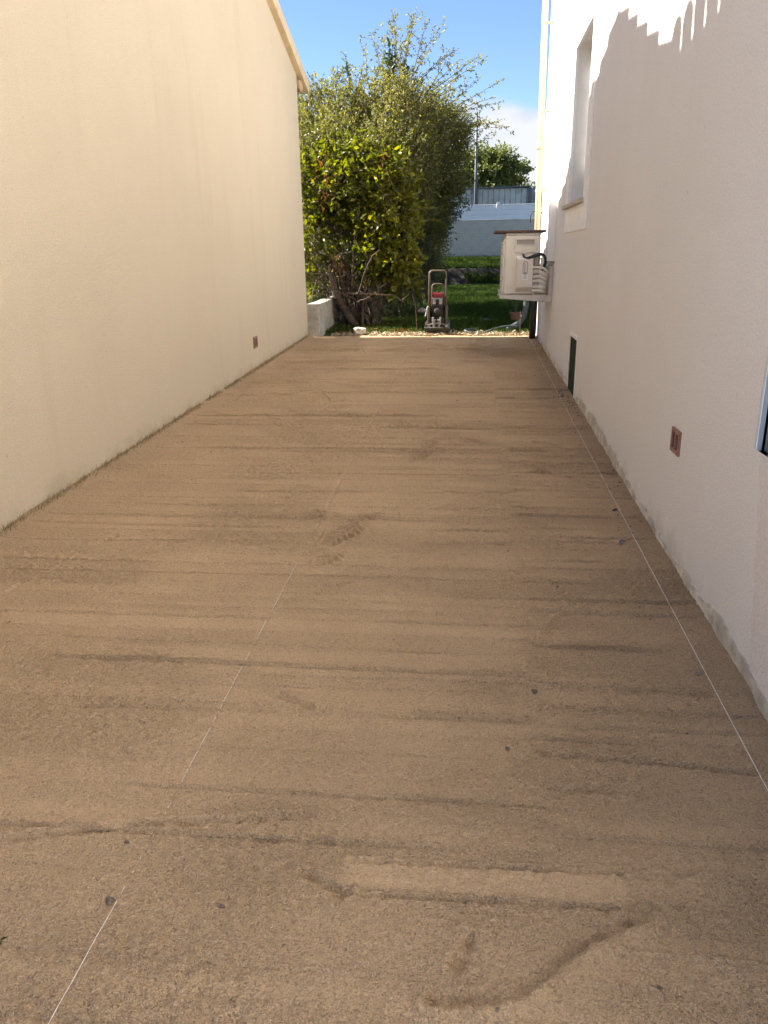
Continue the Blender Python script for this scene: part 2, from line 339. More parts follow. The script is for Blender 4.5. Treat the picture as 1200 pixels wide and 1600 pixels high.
def sand_height(X, Y, want_rough=False):
    r = np.random.default_rng(21); r2 = np.random.default_rng(22)
    h = 0.010*vnoise(X, Y, 0.9, 0.9, 3, 2) + 0.0025*vnoise(X, Y, 2.0, 9.0, 5, 3)
    rough = sst(-0.05, 0.25, vnoise(X, Y, 1.3, 2.2, 9, 3)+0.05)           # where the sand was left unsmoothed
    fade = 1/(1+(Y/6.0)**2)
    h += rough*(0.018*vnoise(X, Y, 46, 46, 11, 2)) + 0.006*vnoise(X, Y, 75, 75, 13, 2)
    smooth = np.zeros_like(X)
    # strokes of the levelling board: left field ends at x = 0.25, right field runs to the wall
    edge = 0.25+0.03*vnoise(Y, Y*0, 2.0, 1, 33, 2)
    y = 0.75
    while y < 12.6:
        for side in (0, 1):
            if side == 0: x0 = XL-0.1 if r.random() < 0.55 else r.uniform(-2.0, -0.7); x1 = None
            else: x0 = None; x1 = XR+0.1 if r.random() < 0.6 else r.uniform(0.6, 0.95)
            yc = y + r.uniform(-0.03, 0.03); sl = r.normal(0.012 if side == 0 else -0.018, 0.010); bow = r.normal(0, 0.002)
            amp = (0.0020+0.0088*r.random()**2.2)*(1+0.15*y); w = r.uniform(0.0026, 0.0048)*(1+0.13*y); lip = r.choice((1.0, 1.0, 0.25)); tro = r.choice((0.9, 0.35, 0.9))
            rows = np.nonzero((np.abs(Y-yc) < 0.36).any(axis=1))[0]
            if not len(rows): continue
            Xa, Ya = X, Y; sel = slice(rows[0], rows[-1]+1); X = Xa[sel]; Y = Ya[sel]
            dy = Y-(yc+sl*(X+0.8)+bow*(X+0.8)**2+0.0025*vnoise(X, Y*0+yc, 1.5, 1, 40+int(y*10), 2))
            # a small scarp: the drag leaves a lip, then a shallow trough behind it
            pr = lip*np.exp(-(dy/w)**2) - tro*np.exp(-((dy+2.0*w)/(1.2*w))**2)
            if side == 0: mk = sst(x0, x0+0.35, X)*(1-sst(edge[sel]-0.015, edge[sel]+0.01, X))
            else: mk = sst(edge[sel]+0.0, edge[sel]+0.05, X)*(1-sst(x1-0.2, x1, X))
            broken = sst(-0.22, 0.02, vnoise(X, Y*0+yc*3.1, 1.1, 1, 70+int(y*7)+side, 2)+0.05)
            h[sel] += amp*pr*mk*broken
            if want_rough and r2.random() < 0.55:                      # the face of the board leaves a pressed, fine band beside its line
                bw = r2.uniform(0.03, 0.10)*(1+0.05*y); k = sst(-0.004, 0.004, dy)*(1-sst(bw*0.8, bw*1.15, dy))*mk*r2.uniform(0.5, 1.0); smooth[sel] = np.maximum(smooth[sel], k)
            X, Y = Xa, Ya
        y += r.uniform(0.03, 0.13)*(0.9+0.03*y)
    # seam where the board stopped, and the trace of the left line
    h += 0.004*np.exp(-((X-edge)/0.012)**2)*sst(-0.1, 0.1, vnoise(X*0, Y, 1, 1.5, 91, 2))
    h -= 0.006*np.exp(-((X+0.872)/0.006)**2)*sst(1.5, 1.8, Y)
    def stroke(pts, w, depth, lip, lipside=1.0):
        """a scraped groove with a heaped lip along a poly-line"""
        P = np.array(pts); out = np.zeros(X.shape)
        rows = np.nonzero(((Y > P[:, 1].min()-0.15) & (Y < P[:, 1].max()+0.15)).any(axis=1))[0]
        if not len(rows): return 0.0
        sel = slice(rows[0], rows[-1]+1); Xs = X[sel]; Ys = Y[sel]; bd = np.full(Xs.shape, 9.0); sg = np.zeros(Xs.shape)
        for a, b in zip(P[:-1], P[1:]):
            d = b-a; L2 = d@d; t = np.clip(((Xs-a[0])*d[0]+(Ys-a[1])*d[1])/L2, 0, 1)
            ex = Xs-(a[0]+t*d[0]); ey = Ys-(a[1]+t*d[1]); ds = np.hypot(ex, ey); s = np.sign(d[0]*ey-d[1]*ex)
            k = ds < bd; bd = np.where(k, ds, bd); sg = np.where(k, s, sg)
        q = bd*sg*lipside; w = w*(1+0.5*vnoise(Xs, Ys, 14, 14, 97, 2))
        out[sel] = -1.15*depth*np.exp(-(bd/(0.75*w))**2)+1.25*lip*np.exp(-((q-1.6*w)/(0.9*w))**2)*(bd < 5*w)+0.9*(depth+lip)*vnoise(Xs, Ys, 55, 55, 99, 2)*np.exp(-(bd/(2.6*w))**2)
        return out
    h += stroke([(-0.05, 1.268), (0.06, 1.283), (0.13, 1.305), (0.20, 1.362), (0.31, 1.455), (0.45, 1.535)], 0.020, 0.012, 0.014, -1)
    h += stroke([(0.0, 1.36), (0.03, 1.43)], 0.020, 0.018, 0.006)
    h += stroke([(-0.42, 1.60), (-0.29, 1.545)], 0.014, 0.014, 0.006)
    h += stroke([(-1.5, 1.60), (-1.3, 1.645), (-0.9, 1.735), (-0.45, 1.81)], 0.012, 0.012, 0.007)
    h += stroke([(0.26, 2.16), (0.55, 2.145), (0.93, 2.115)], 0.012, 0.013, 0.006)
    h += stroke([(0.27, 2.575), (0.55, 2.57), (0.90, 2.545)], 0.009, 0.010, 0.005)
    h += stroke([(0.31, 1.978), (0.53, 2.003)], 0.013, 0.009, 0.0)
    h += stroke([(-0.05, 2.22), (0.24, 2.235)], 0.014, 0.010, 0.0)
    h += stroke([(0.34, 2.95), (0.50, 3.25), (0.42, 3.45)], 0.02, 0.006, 0.008)
    h += stroke([(-0.68, 2.42), (-0.56, 2.36)], 0.016, 0.013, 0.006)
    for yy in (1.673, 1.56): h += stroke([(-0.3, yy-0.02), (0.425, yy)], 0.007, 0.010, 0.004)
    h += stroke([(0.40, 5.5), (0.75, 5.1), (1.0, 4.85)], 0.016, 0.012, 0.008)
    for _ in range(34):
        x0 = r.uniform(-2.4, 0.9); y0 = r.uniform(2.0, 11.5); a = r.normal(0, 0.5)+(math.pi/2 if r.random() < 0.35 else 0); L = r.uniform(0.12, 0.5)*(1+0.04*y0)
        q = stroke([(x0, y0), (x0+L*math.cos(a)*0.5, y0+L*math.sin(a)*0.5+r.normal(0, 0.02)), (x0+L*math.cos(a), y0+L*math.sin(a))], r.uniform(0.007, 0.016)*(1+0.05*y0), r.uniform(0.004, 0.010), r.uniform(0.002, 0.007), r.choice((-1, 1)))
        h += q
    # footprints
    def foot(cx, cy, ang, L=0.29, W=0.105, dp=0.016):
        out = np.zeros(X.shape); rows = np.nonzero((np.abs(Y-cy) < 0.4).any(axis=1))[0]
        if not len(rows): return 0.0
        sel = slice(rows[0], rows[-1]+1); Xs = X[sel]; Ys = Y[sel]
        u = (Xs-cx)*math.cos(ang)+(Ys-cy)*math.sin(ang); v = -(Xs-cx)*math.sin(ang)+(Ys-cy)*math.cos(ang)
        e = np.sqrt((u/(W/2*(1+0.16*np.sin(v/L*4))))**2+(v/(L/2))**2); ins = 1-sst(0.8, 1.05, e)
        lug = np.sin(v*110+np.abs(u)*70)*(np.abs(u) > 0.008)
        out[sel] = ins*(-0.5*dp+0.016*lug+0.02*vnoise(Xs, Ys, 22, 22, 77, 2))+0.010*np.exp(-((e-1.15)/0.13)**2)
        return out
    h += foot(-0.70, 4.02, -0.35, 0.40, 0.17, 0.016); h += foot(-0.72, 3.66, -0.35, 0.19, 0.13, 0.013); h += foot(-0.60, 4.27, -0.9, 0.26, 0.1, 0.010)
    h += foot(-0.35, 5.65, -0.4, 0.28, 0.1, 0.012); h += foot(-0.9, 4.35, 0.4, 0.16, 0.09, 0.012)
    for (cx, cy) in ((-0.62, 6.6), (0.05, 6.1), (-1.1, 7.0), (-0.1, 8.6), (-1.6, 9.6), (-1.9, 8.0), (-0.3, 6.0)): h += foot(cx, cy, r.uniform(-1, 1), 0.26, 0.1, 0.012)
    scuff = np.exp(-(((X+0.70)/0.22)**2+((Y-4.0)/0.45)**2)**2); h += scuff*0.032*vnoise(X, Y, 14, 14, 83, 3)
    h += 0.05*np.exp(-(X-XL)/0.05)*(0.5+1.4*np.abs(vnoise(X, Y, 2.5, 2.5, 51, 3)))      # swept up against the left wall
    h += 0.035*np.exp(-(XR-X)/0.09)*(vnoise(X, Y, 6, 6, 53, 3)+0.25)
    flat = sst(-0.32, -0.30, X)*(1-sst(0.415, 0.43, X))*sst(1.565, 1.572, Y)*(1-sst(1.66, 1.668, Y))
    if want_rough:
        rg = np.clip(0.70+0.30*rough+0.25*vnoise(X, Y, 5, 6, 87, 3), 0, 1)*(1-0.38*smooth)*(1-0.7*flat)
        return np.clip(rg, 0, 1)
    h -= 0.07*sst(12.85, 13.3, Y+0.35*vnoise(X, Y, 2.5, 2.5, 61, 3))               # feathers out onto the garden soil
    return h
def build_sand():
    ys = [0.28]
    while ys[-1] < 13.35:
        d = max(ys[-1], 0.0)
        ys.append(ys[-1] + (0.05 if ys[-1] < 0.7 else min(0.0026+0.0009*max(d-0.7, 0)**1.2, 0.016)))
    ys = np.array(ys); xs = np.linspace(XL-0.06, XR+0.06, 560)
    X, Y = np.meshgrid(xs, ys); Z = SL*Y+sand_height(X, Y)
    ny, nx = X.shape; V = np.stack([X.ravel(), Y.ravel(), Z.ravel()], 1)
    I = np.arange(ny*nx).reshape(ny, nx); F = np.stack([I[:-1, :-1].ravel(), I[:-1, 1:].ravel(), I[1:, 1:].ravel(), I[1:, :-1].ravel()], 1)
    print('sand quads', len(F))
    o = np_mesh('sand_bed', V, F, M['sand'], smooth=True)
    at = o.data.attributes.new('loose', 'FLOAT', 'POINT'); at.data.foreach_set('value', sand_height(X, Y, True).ravel().astype(np.float32))
    return struct(o)
build_sand()
m = MB(); m.add([(-30, -16, -0.40), (30, -16, -0.40), (30, -4, -0.10), (-30, -4, -0.10), (30, 0.32, 0.004), (-30, 0.32, 0.004)], [(0, 1, 2, 3), (3, 2, 4, 5)]); struct(m.build('added_bounce_paving', M['bounce_ground']))  # unseen pale ground behind the camera, added to bounce sunlight onto walls and sand
def sz(x, y): return SL*y+float(sand_height(np.array([[x]]), np.array([[y]]))[0, 0])

# ------------------------------------------------------------------ houses
def wall_face(mb, xf, sgn, ycuts, zcuts, inside, holes, depth):
    """vertical wall in the plane x = xf with recessed openings; sgn = outward direction"""
    for i in range(len(ycuts)-1):
        for j in range(len(zcuts)-1):
            ym = (ycuts[i]+ycuts[i+1])/2; zm = (zcuts[j]+zcuts[j+1])/2
            if any(h[0] < ym < h[1] and h[2] < zm < h[3] for h in holes): continue
            mb.add([(xf, ycuts[i], zcuts[j]), (xf, ycuts[i+1], zcuts[j]), (xf, ycuts[i+1], zcuts[j+1]), (xf, ycuts[i], zcuts[j+1])], [(0, 1, 2, 3)])

# --- left house: gable wall facing the yard
RIDGE_Y, RIDGE_Z, SF, SN = 7.2, 5.93, 0.32, 0.37
EAVE_Y = 12.70; YN = 5.25; ZN = RIDGE_Z-SN*(RIDGE_Y-YN)
def rake_z(y): return RIDGE_Z-SF*(y-RIDGE_Y) if y >= RIDGE_Y else (RIDGE_Z-SN*(RIDGE_Y-y) if y > YN else ZN)
def build_left_house():
    H = thing('gable_house', (XL-4, 6, 0), 'cream rendered gable house whose blank side wall lines the sand on the left', 'house')
    mb = MB(); Y0 = 0.9
    poly = [(Y0, -0.4), (EAVE_Y, -0.2), (EAVE_Y, rake_z(EAVE_Y)-0.02), (RIDGE_Y, RIDGE_Z-0.02), (YN, ZN-0.02), (Y0, ZN-0.02)]
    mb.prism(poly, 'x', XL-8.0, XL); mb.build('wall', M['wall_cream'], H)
    # barge board along the verge, projecting past the wall
    yb = 13.22; XO = XL+0.085
    def board(y0, y1, x0, x1, lo, hi, name, mat, par=H):
        m = MB(); a, b = rake_z(y0), rake_z(y1)
        m.add([(x0, y0, a+lo), (x1, y0, a+lo), (x1, y0, a+hi), (x0, y0, a+hi), (x0, y1, b+lo), (x1, y1, b+lo), (x1, y1, b+hi), (x0, y1, b+hi)],
              [(0, 1, 2, 3), (4, 7, 6, 5), (0, 4, 5, 1), (1, 5, 6, 2), (2, 6, 7, 3), (3, 7, 4, 0)])
        return m.build(name, mat, par, bevel=0.006)
    board(RIDGE_Y, yb, XL-0.3, XO, -0.02, 0.15, 'barge_board', M['beige_paint'])
    board(YN, RIDGE_Y, XL-0.3, XO, -0.02, 0.15, 'barge_board', M['beige_paint'])
    board(Y0, YN, XL-0.3, XO, -0.02, 0.15, 'barge_board', M['beige_paint'])
    # roof slabs
    for (y0, y1) in ((RIDGE_Y, yb+0.05), (YN, RIDGE_Y), (Y0, YN)):
        m = MB(); a, b = rake_z(y0)+0.152, rake_z(y1)+0.152; x0, x1 = XL-8.2, XO-0.02
        m.add([(x0, y0, a), (x1, y0, a), (x1, y0, a+.03), (x0, y0, a+.03), (x0, y1, b), (x1, y1, b), (x1, y1, b+.03), (x0, y1, b+.03)],
              [(0, 1, 2, 3), (4, 7, 6, 5), (0, 4, 5, 1), (1, 5, 6, 2), (2, 6, 7, 3), (3, 7, 4, 0)])
        m.build('roof_slope', M['tile'], H)
    # verge tiles: one mesh, copied tile by tile along the edge
    m = MB(); k = 8; V = []; F = []
    for (yy, rr, zz) in ((0.0, 0.085, 0.0), (0.40, 0.105, 0.055)):
        for j in range(k+1):
            a = math.pi*j/k; V.append((rr*math.cos(a), yy, zz+rr*math.sin(a)))
        for j in range(k+1):
            a = math.pi*j/k; V.append(((rr-.015)*math.cos(a), yy, zz+(rr-.015)*math.sin(a)))
    n = k+1
    for j in range(k):
        F += [(j, j+1, 2*n+j+1, 2*n+j), (n+j, 3*n+j, 3*n+j+1, n+j+1), (j, n+j, n+j+1, j+1), (2*n+j, 2*n+j+1, 3*n+j+1, 3*n+j)]
    F += [(0, 2*n, 3*n, n), (k, n+k, 3*n+k, 2*n+k)]
    first = None; off = H.location
    def put(x, y, z, rx, rz=0.0):
        nonlocal first
        if first is None: first = mesh_obj('roof_tile', V, F, M['tile'], H, True); o = first
        else: o = first.copy(); link(o, H)
        o.location = Vector((x, y, z))-off; o.rotation_euler = (rx, 0, rz)
    y = RIDGE_Y+0.02
    while y < yb-0.2:
        put(XO-0.16, y, rake_z(y)+0.165, -math.atan(SF)); y += 0.36
    y = RIDGE_Y-0.02
    while y > YN+0.2:
        put(XO-0.16, y, rake_z(y)+0.165, -math.atan(SN), math.pi) if False else put(XO-0.16, y, rake_z(y)+0.165, -math.atan(SN), math.pi); y -= 0.36
    y = YN-0.05
    while y > 1.5:
        put(XO-0.34, y, ZN+0.165+0.02*math.sin(7*y), 0.0, -math.pi/2); y -= 0.215
    # gutter at the far eave, seen end on
    g = MB(); zc = rake_z(12.95)-0.005; pr = []
    prof = [(12.74, zc+0.01), (12.74, zc-0.10), (12.78, zc-0.125), (12.90, zc-0.125), (12.97, zc-0.07), (13.02, zc+0.02), (13.0, zc+0.02), (12.95, zc-0.06), (12.89, zc-0.105), (12.79, zc-0.105), (12.76, zc-0.09), (12.76, zc+0.01)]
    g.prism(prof, 'x', XL-8.0, XL+0.02); gt = g.build('gutter', M['gutter'], H)
    e = MB(); e.prism([(12.735, zc+0.0), (12.735, zc-0.11), (12.775, zc-0.135), (12.905, zc-0.135), (12.985, zc-0.07), (13.03, zc+0.025)], 'x', XL+0.022, XL+0.034); e.build('end_cap', M['gutter'], gt)
    # clay air brick
    v = MB(); y0, y1, z0, z1 = 9.40, 9.575, 0.515, 0.655
    v.box(XL-0.02, XL+0.012, y0, y0+0.025, z0, z1).box(XL-0.02, XL+0.012, y1-0.025, y1, z0, z1)
    v.box(XL-0.02, XL+0.0118, y0+0.025, y1-0.025, z1-0.022, z1).box(XL-0.02, XL+0.0118, y0+0.025, y1-0.025, z0, z0+0.022).box(XL-0.02, XL+0.010, (y0+y1)/2-0.012, (y0+y1)/2+0.012, z0+0.022, z1-0.022)
    vo = v.build('air_brick', M['terracotta'], H, bevel=0.003)
    b = MB(); b.box(XL-0.01, XL+0.003, y0+0.01, y1-0.01, z0+0.01, z1-0.01); b.build('vent_shade_panel', M['slot_shade'], vo)  # dark panel on the solid wall, shade painted into the slots
    return H
build_left_house()

# --- right house
WIN = (8.0, 9.25, 2.09, 3.59); HAT = (7.86, 8.40, 0.10, 0.765); NWIN = (1.3, 2.84, 0.905, 2.2)
R_END = 12.80
def build_right_house():
    H = thing('rendered_house', (XR+4, 6, 0), 'pale rendered house wall on the right with a deep window and air bricks', 'house')
    holes = [WIN, HAT, NWIN]; mb = MB(); Yn, ZT = -2.0, 6.4
    yc = sorted({Yn, R_END, *[h[0] for h in holes], *[h[1] for h in holes]}); zc = sorted({-0.4, ZT, *[h[2] for h in holes], *[h[3] for h in holes]})
    wall_face(mb, XR, -1, yc, zc, None, holes, 0.2)
    mb.add([(XR, R_END, -0.4), (XR+8, R_END, -0.4), (XR+8, R_END, ZT), (XR, R_END, ZT)], [(0, 1, 2, 3)])
    mb.add([(XR, Yn, -0.4), (XR, Yn, ZT), (XR+8, Yn, ZT), (XR+8, Yn, -0.4)], [(0, 1, 2, 3)])
    mb.add([(XR, Yn, ZT), (XR, R_END, ZT), (XR+8, R_END, ZT), (XR+8, Yn, ZT)], [(0, 1, 2, 3)])
    mb.add([(XR+8, Yn, -0.4), (XR+8, Yn, ZT), (XR+8, R_END, ZT), (XR+8, R_END, -0.4)], [(0, 1, 2, 3)])
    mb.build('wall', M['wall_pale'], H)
    e = MB(); e.box(XR-0.30, XR+8.3, Yn-0.3, R_END+0.3, ZT+0.01, ZT+0.16); e.build('roof_slope', M['tile'], H)
    def reveal(h, d, mat, par):
        y0, y1, z0, z1 = h; m = MB(); a, b = XR+0.0205, XR+d
        m.add([(a, y0, z0), (b, y0, z0), (b, y0, z1), (a, y0, z1)], [(0, 1, 2, 3)]); m.add([(a, y1, z0), (a, y1, z1), (b, y1, z1), (b, y1, z0)], [(0, 1, 2, 3)])
        m.add([(a, y0, z1), (b, y0, z1), (b, y1, z1), (a, y1, z1)], [(0, 1, 2, 3)]); m.add([(a, y0, z0), (a, y1, z0), (b, y1, z0), (b, y0, z0)], [(0, 1, 2, 3)])
        return m.build('reveal', mat, par)
    # main window
    y0, y1, z0, z1 = WIN; w = MB(); P = 0.016; oy0, oy1, oz0, oz1 = 7.75, 9.46, 1.795, 3.86
    w.box(XR-P, XR+0.02, oy0, y0, oz0, oz1).box(XR-P, XR+0.02, y1, oy1, oz0, oz1)
    w.box(XR-P+0.0002, XR+0.02, y0, y1, z1, oz1).box(XR-P+0.0002, XR+0.02, y0, y1, oz0, z0-0.05)
    win = w.build('window', M['trim_white'], H, bevel=0.004)
    reveal(WIN, 0.22, M['reveal'], win)
    s = MB(); s.add([(XR-0.06, 7.93, z0-0.052), (XR+0.21, 7.93, z0-0.045), (XR+0.21, 7.93, z0+0.012), (XR-0.06, 7.93, z0-0.012), (XR-0.06, 9.40, z0-0.052), (XR+0.21, 9.40, z0-0.045), (XR+0.21, 9.40, z0+0.012), (XR-0.06, 9.40, z0-0.012)],
                    [(0, 1, 2, 3), (4, 7, 6, 5), (0, 4, 5, 1), (1, 5, 6, 2), (2, 6, 7, 3), (3, 7, 4, 0)]); s.build('sill', M['sill'], win, bevel=0.006)
    f = MB(); gx = XR+0.185; ym = (y0+y1)/2
    f.box(gx, gx+0.04, y0+0.001, y0+0.06, z0+0.013, z1-0.001).box(gx, gx+0.04, y1-0.06, y1-0.001, z0+0.013, z1-0.001).box(gx, gx+0.0398, y0+0.06, y1-0.06, z1-0.07, z1-0.001).box(gx, gx+0.0398, y0+0.06, y1-0.06, z0+0.013, z0+0.08).box(gx, gx+0.0396, ym-0.05, ym+0.05, z0+0.08, z1-0.07)
    f.build('frame', M['frame_white'], win, bevel=0.004)
    for a, b in ((y0+0.06, ym-0.05), (ym+0.05, y1-0.06)):
        g = MB(); g.box(gx+0.015, gx+0.025, a, b, z0+0.08, z1-0.07); g.build('pane', M['glass'], win)
    # crawl-space hatch
    y0, y1, z0, z1 = HAT; hb = MB(); hb.box(XR+0.004, XR+0.03, y0, y1, z0, z1); hb.box(XR-0.002, XR+0.006, y0+0.04, y1-0.04, z0+0.04, z1-0.04); ht = hb.build('hatch', M['hatch_green'], H, bevel=0.004)
    sb = MB(); sb.box(XR-0.006, XR+0.004, y1, y1+0.035, z0, z1+0.04).box(XR-0.006, XR+0.004, y0, y1, z1, z1+0.04).box(XR-0.0058, XR+0.004, y0-0.03, y0, z0, z1+0.04); sb.build('surround', M['trim_white'], ht)
    # near opening at the right edge of the view
    y0, y1, z0, z1 = NWIN; b = MB(); b.box(XR-0.010, XR+0.012, y1-0.001, y1+0.022, z0, z1+0.02); b.box(XR-0.0098, XR+0.012, y0, y1-0.001, z1, z1+0.02)
    nb = b.build('window', M['bead'], H, bevel=0.003); reveal(NWIN, 0.24, M['jamb_grey'], nb)
    g = MB(); g.box(XR+0.20, XR+0.22, y0, y1, z0, z1); g.build('pane', M['glass'], nb)
    g = MB()
    for _ in range(26):
        yy = random.uniform(2.55, 2.83); xx = random.uniform(XR-0.004, XR+0.16); r_ = random.uniform(0.006, 0.016)
        g.lathe([(r_*0.6, 0), (r_, r_*0.5), (r_*0.8, r_*1.1), (r_*0.3, r_*1.4)], (xx, yy, z0-0.002), 5)
    stuff(g.build('broken_mortar', M['stone_dark'], nb))
    # patch of newer render below that opening
    pts = [(1.0, 0.02), (2.72, 0.05)]
    m = MB(); pl = [(1.0, 0.0), (2.50, 0.03)]; zz = 0.06
    left = []
    for i in range(17):
        t = i/16; left.append((2.60+0.20*t+random.uniform(-0.008, 0.008), 0.05+t*0.845))
    poly = [(1.0, -0.1)]+left+[(1.0, 0.895)]
    m.prism(poly, 'x', XR-0.004, XR+0.01); m.build('render_patch', M['wall_patch'], H)
    # clay air brick with two slots
    v = MB(); y0, y1, z0, z1 = 3.845, 4.0, 0.622, 0.745; t = 0.02
    v.box(XR-0.012, XR+0.02, y0, y0+t, z0, z1).box(XR-0.012, XR+0.02, y1-t, y1, z0, z1).box(XR-0.0118, XR+0.02, y0+t, y1-t, z1-t, z1).box(XR-0.0118, XR+0.02, y0+t, y1-t, z0, z0+t).box(XR-0.0116, XR+0.02, (y0+y1)/2-0.011, (y0+y1)/2+0.011, z0+t, z1-t)
    vo = v.build('air_brick', M['terracotta'], H, bevel=0.003)
    b = MB(); b.box(XR-0.002, XR+0.01, y0+0.005, y1-0.005, z0+0.005, z1-0.005); b.build('vent_shade_panel', M['slot_shade'], vo)  # dark panel in place of a shaded hollow behind the slots
    # exposed cement footing with a ragged upper edge
    m = MB(); ys = np.arange(1.2, 7.80, 0.03); V = []; F = []
    nz = vnoise(ys, ys*0, 2.2, 1, 101, 4); nb_ = vnoise(ys, ys*0, 0.5, 1, 131, 2)
    for i, yy in enumerate(ys):
        hh = max(0.012, 0.060+0.19*nz[i]+0.08*nb_[i]); base = gz(yy)-0.08; top = gz(yy)+hh
        V += [(XR-0.0085, yy, base), (XR-0.0075, yy, top), (XR+0.01, yy, top+0.004)]
    for i in range(len(ys)-1):
        a = i*3; F += [(a, a+3, a+4, a+1), (a+1, a+4, a+5, a+2)]
    m.add(V, F); m.build('footing', M['cement'], H)
    m = MB(); V = []; F = []; ys = np.arange(8.42, 12.7, 0.04); nz = vnoise(ys, ys*0, 2.2, 1, 151, 3)
    for i, yy in enumerate(ys):
        hh = max(0.01, 0.05+0.14*nz[i]); V += [(XR-0.0075, yy, gz(yy)-0.08), (XR-0.0065, yy, gz(yy)+hh), (XR+0.01, yy, gz(yy)+hh+0.004)]
    for i in range(len(ys)-1):
        a = i*3; F += [(a, a+3, a+4, a+1), (a+1, a+4, a+5, a+2)]
    m.add(V, F); m.build('footing', M['cement'], H)
    # refrigerant trunking up the wall
    m = MB(); m.box(XR-0.095, XR+0.003, 10.48, 10.60, 1.485, 3.02); t1 = m.build('trunking', M['conduit'], H, bevel=0.006)
    m = MB(); m.box(XR-0.095, XR+0.003, 10.48, 10.60, 3.026, 6.2); m.build('trunking', M['conduit'], H, bevel=0.006)
    m = MB(); m.box(XR-0.098, XR+0.002, 10.477, 10.603, 3.006, 3.040); m.build('joint_cover', M['conduit'], t1, bevel=0.003)
    # rain-water pipe on stand-off brackets at the far corner
    m = MB(); top = Vector((0.915, 12.40, 6.2)); bot = Vector((0.968, 12.40, 0.95)); m.tube([top, top.lerp(bot, .5), bot], 0.042, 14); dp = m.build('rain_pipe', M['pipe_beige'], H, smooth=True)
    for z in (1.5, 2.45, 3.5, 4.6):
        c = top.lerp(bot, (6.2-z)/(6.2-0.95)); m = MB(); m.tube([c+Vector((0, 0, -0.016)), c+Vector((0, 0, 0.016))], 0.048, 14); m.box(c.x+0.04, XR+0.01, 12.385, 12.415, z-0.012, z+0.012); m.build('pipe_bracket', M['pipe_beige'], dp)
    m = MB(); c = top.lerp(bot, (6.2-3.05)/5.25); m.tube([c+Vector((0, 0, -0.05)), c+Vector((0, 0, 0.05))], 0.0475, 14); m.build('pipe_socket', M['pipe_beige'], dp, smooth=True)
    m = MB(); m.tube([bot+Vector((0, 0, 0.03)), bot+Vector((-0.005, 0, -0.1)), (0.955, 12.42, 0.60), (0.955, 12.42, 0.28)], 0.050, 14); m.build('pipe_shoe', M['black_rub'], dp, smooth=True)
    m = MB(); m.tube([(0.86, 12.5, 2.02), (0.862, 12.48, 2.12), (0.89, 12.46, 2.17), (0.93, 12.45, 2.18), (1.04, 12.45, 2.14)], 0.010, 6); m.build('cable', M['black_rub'], H)
    return H
build_right_house()

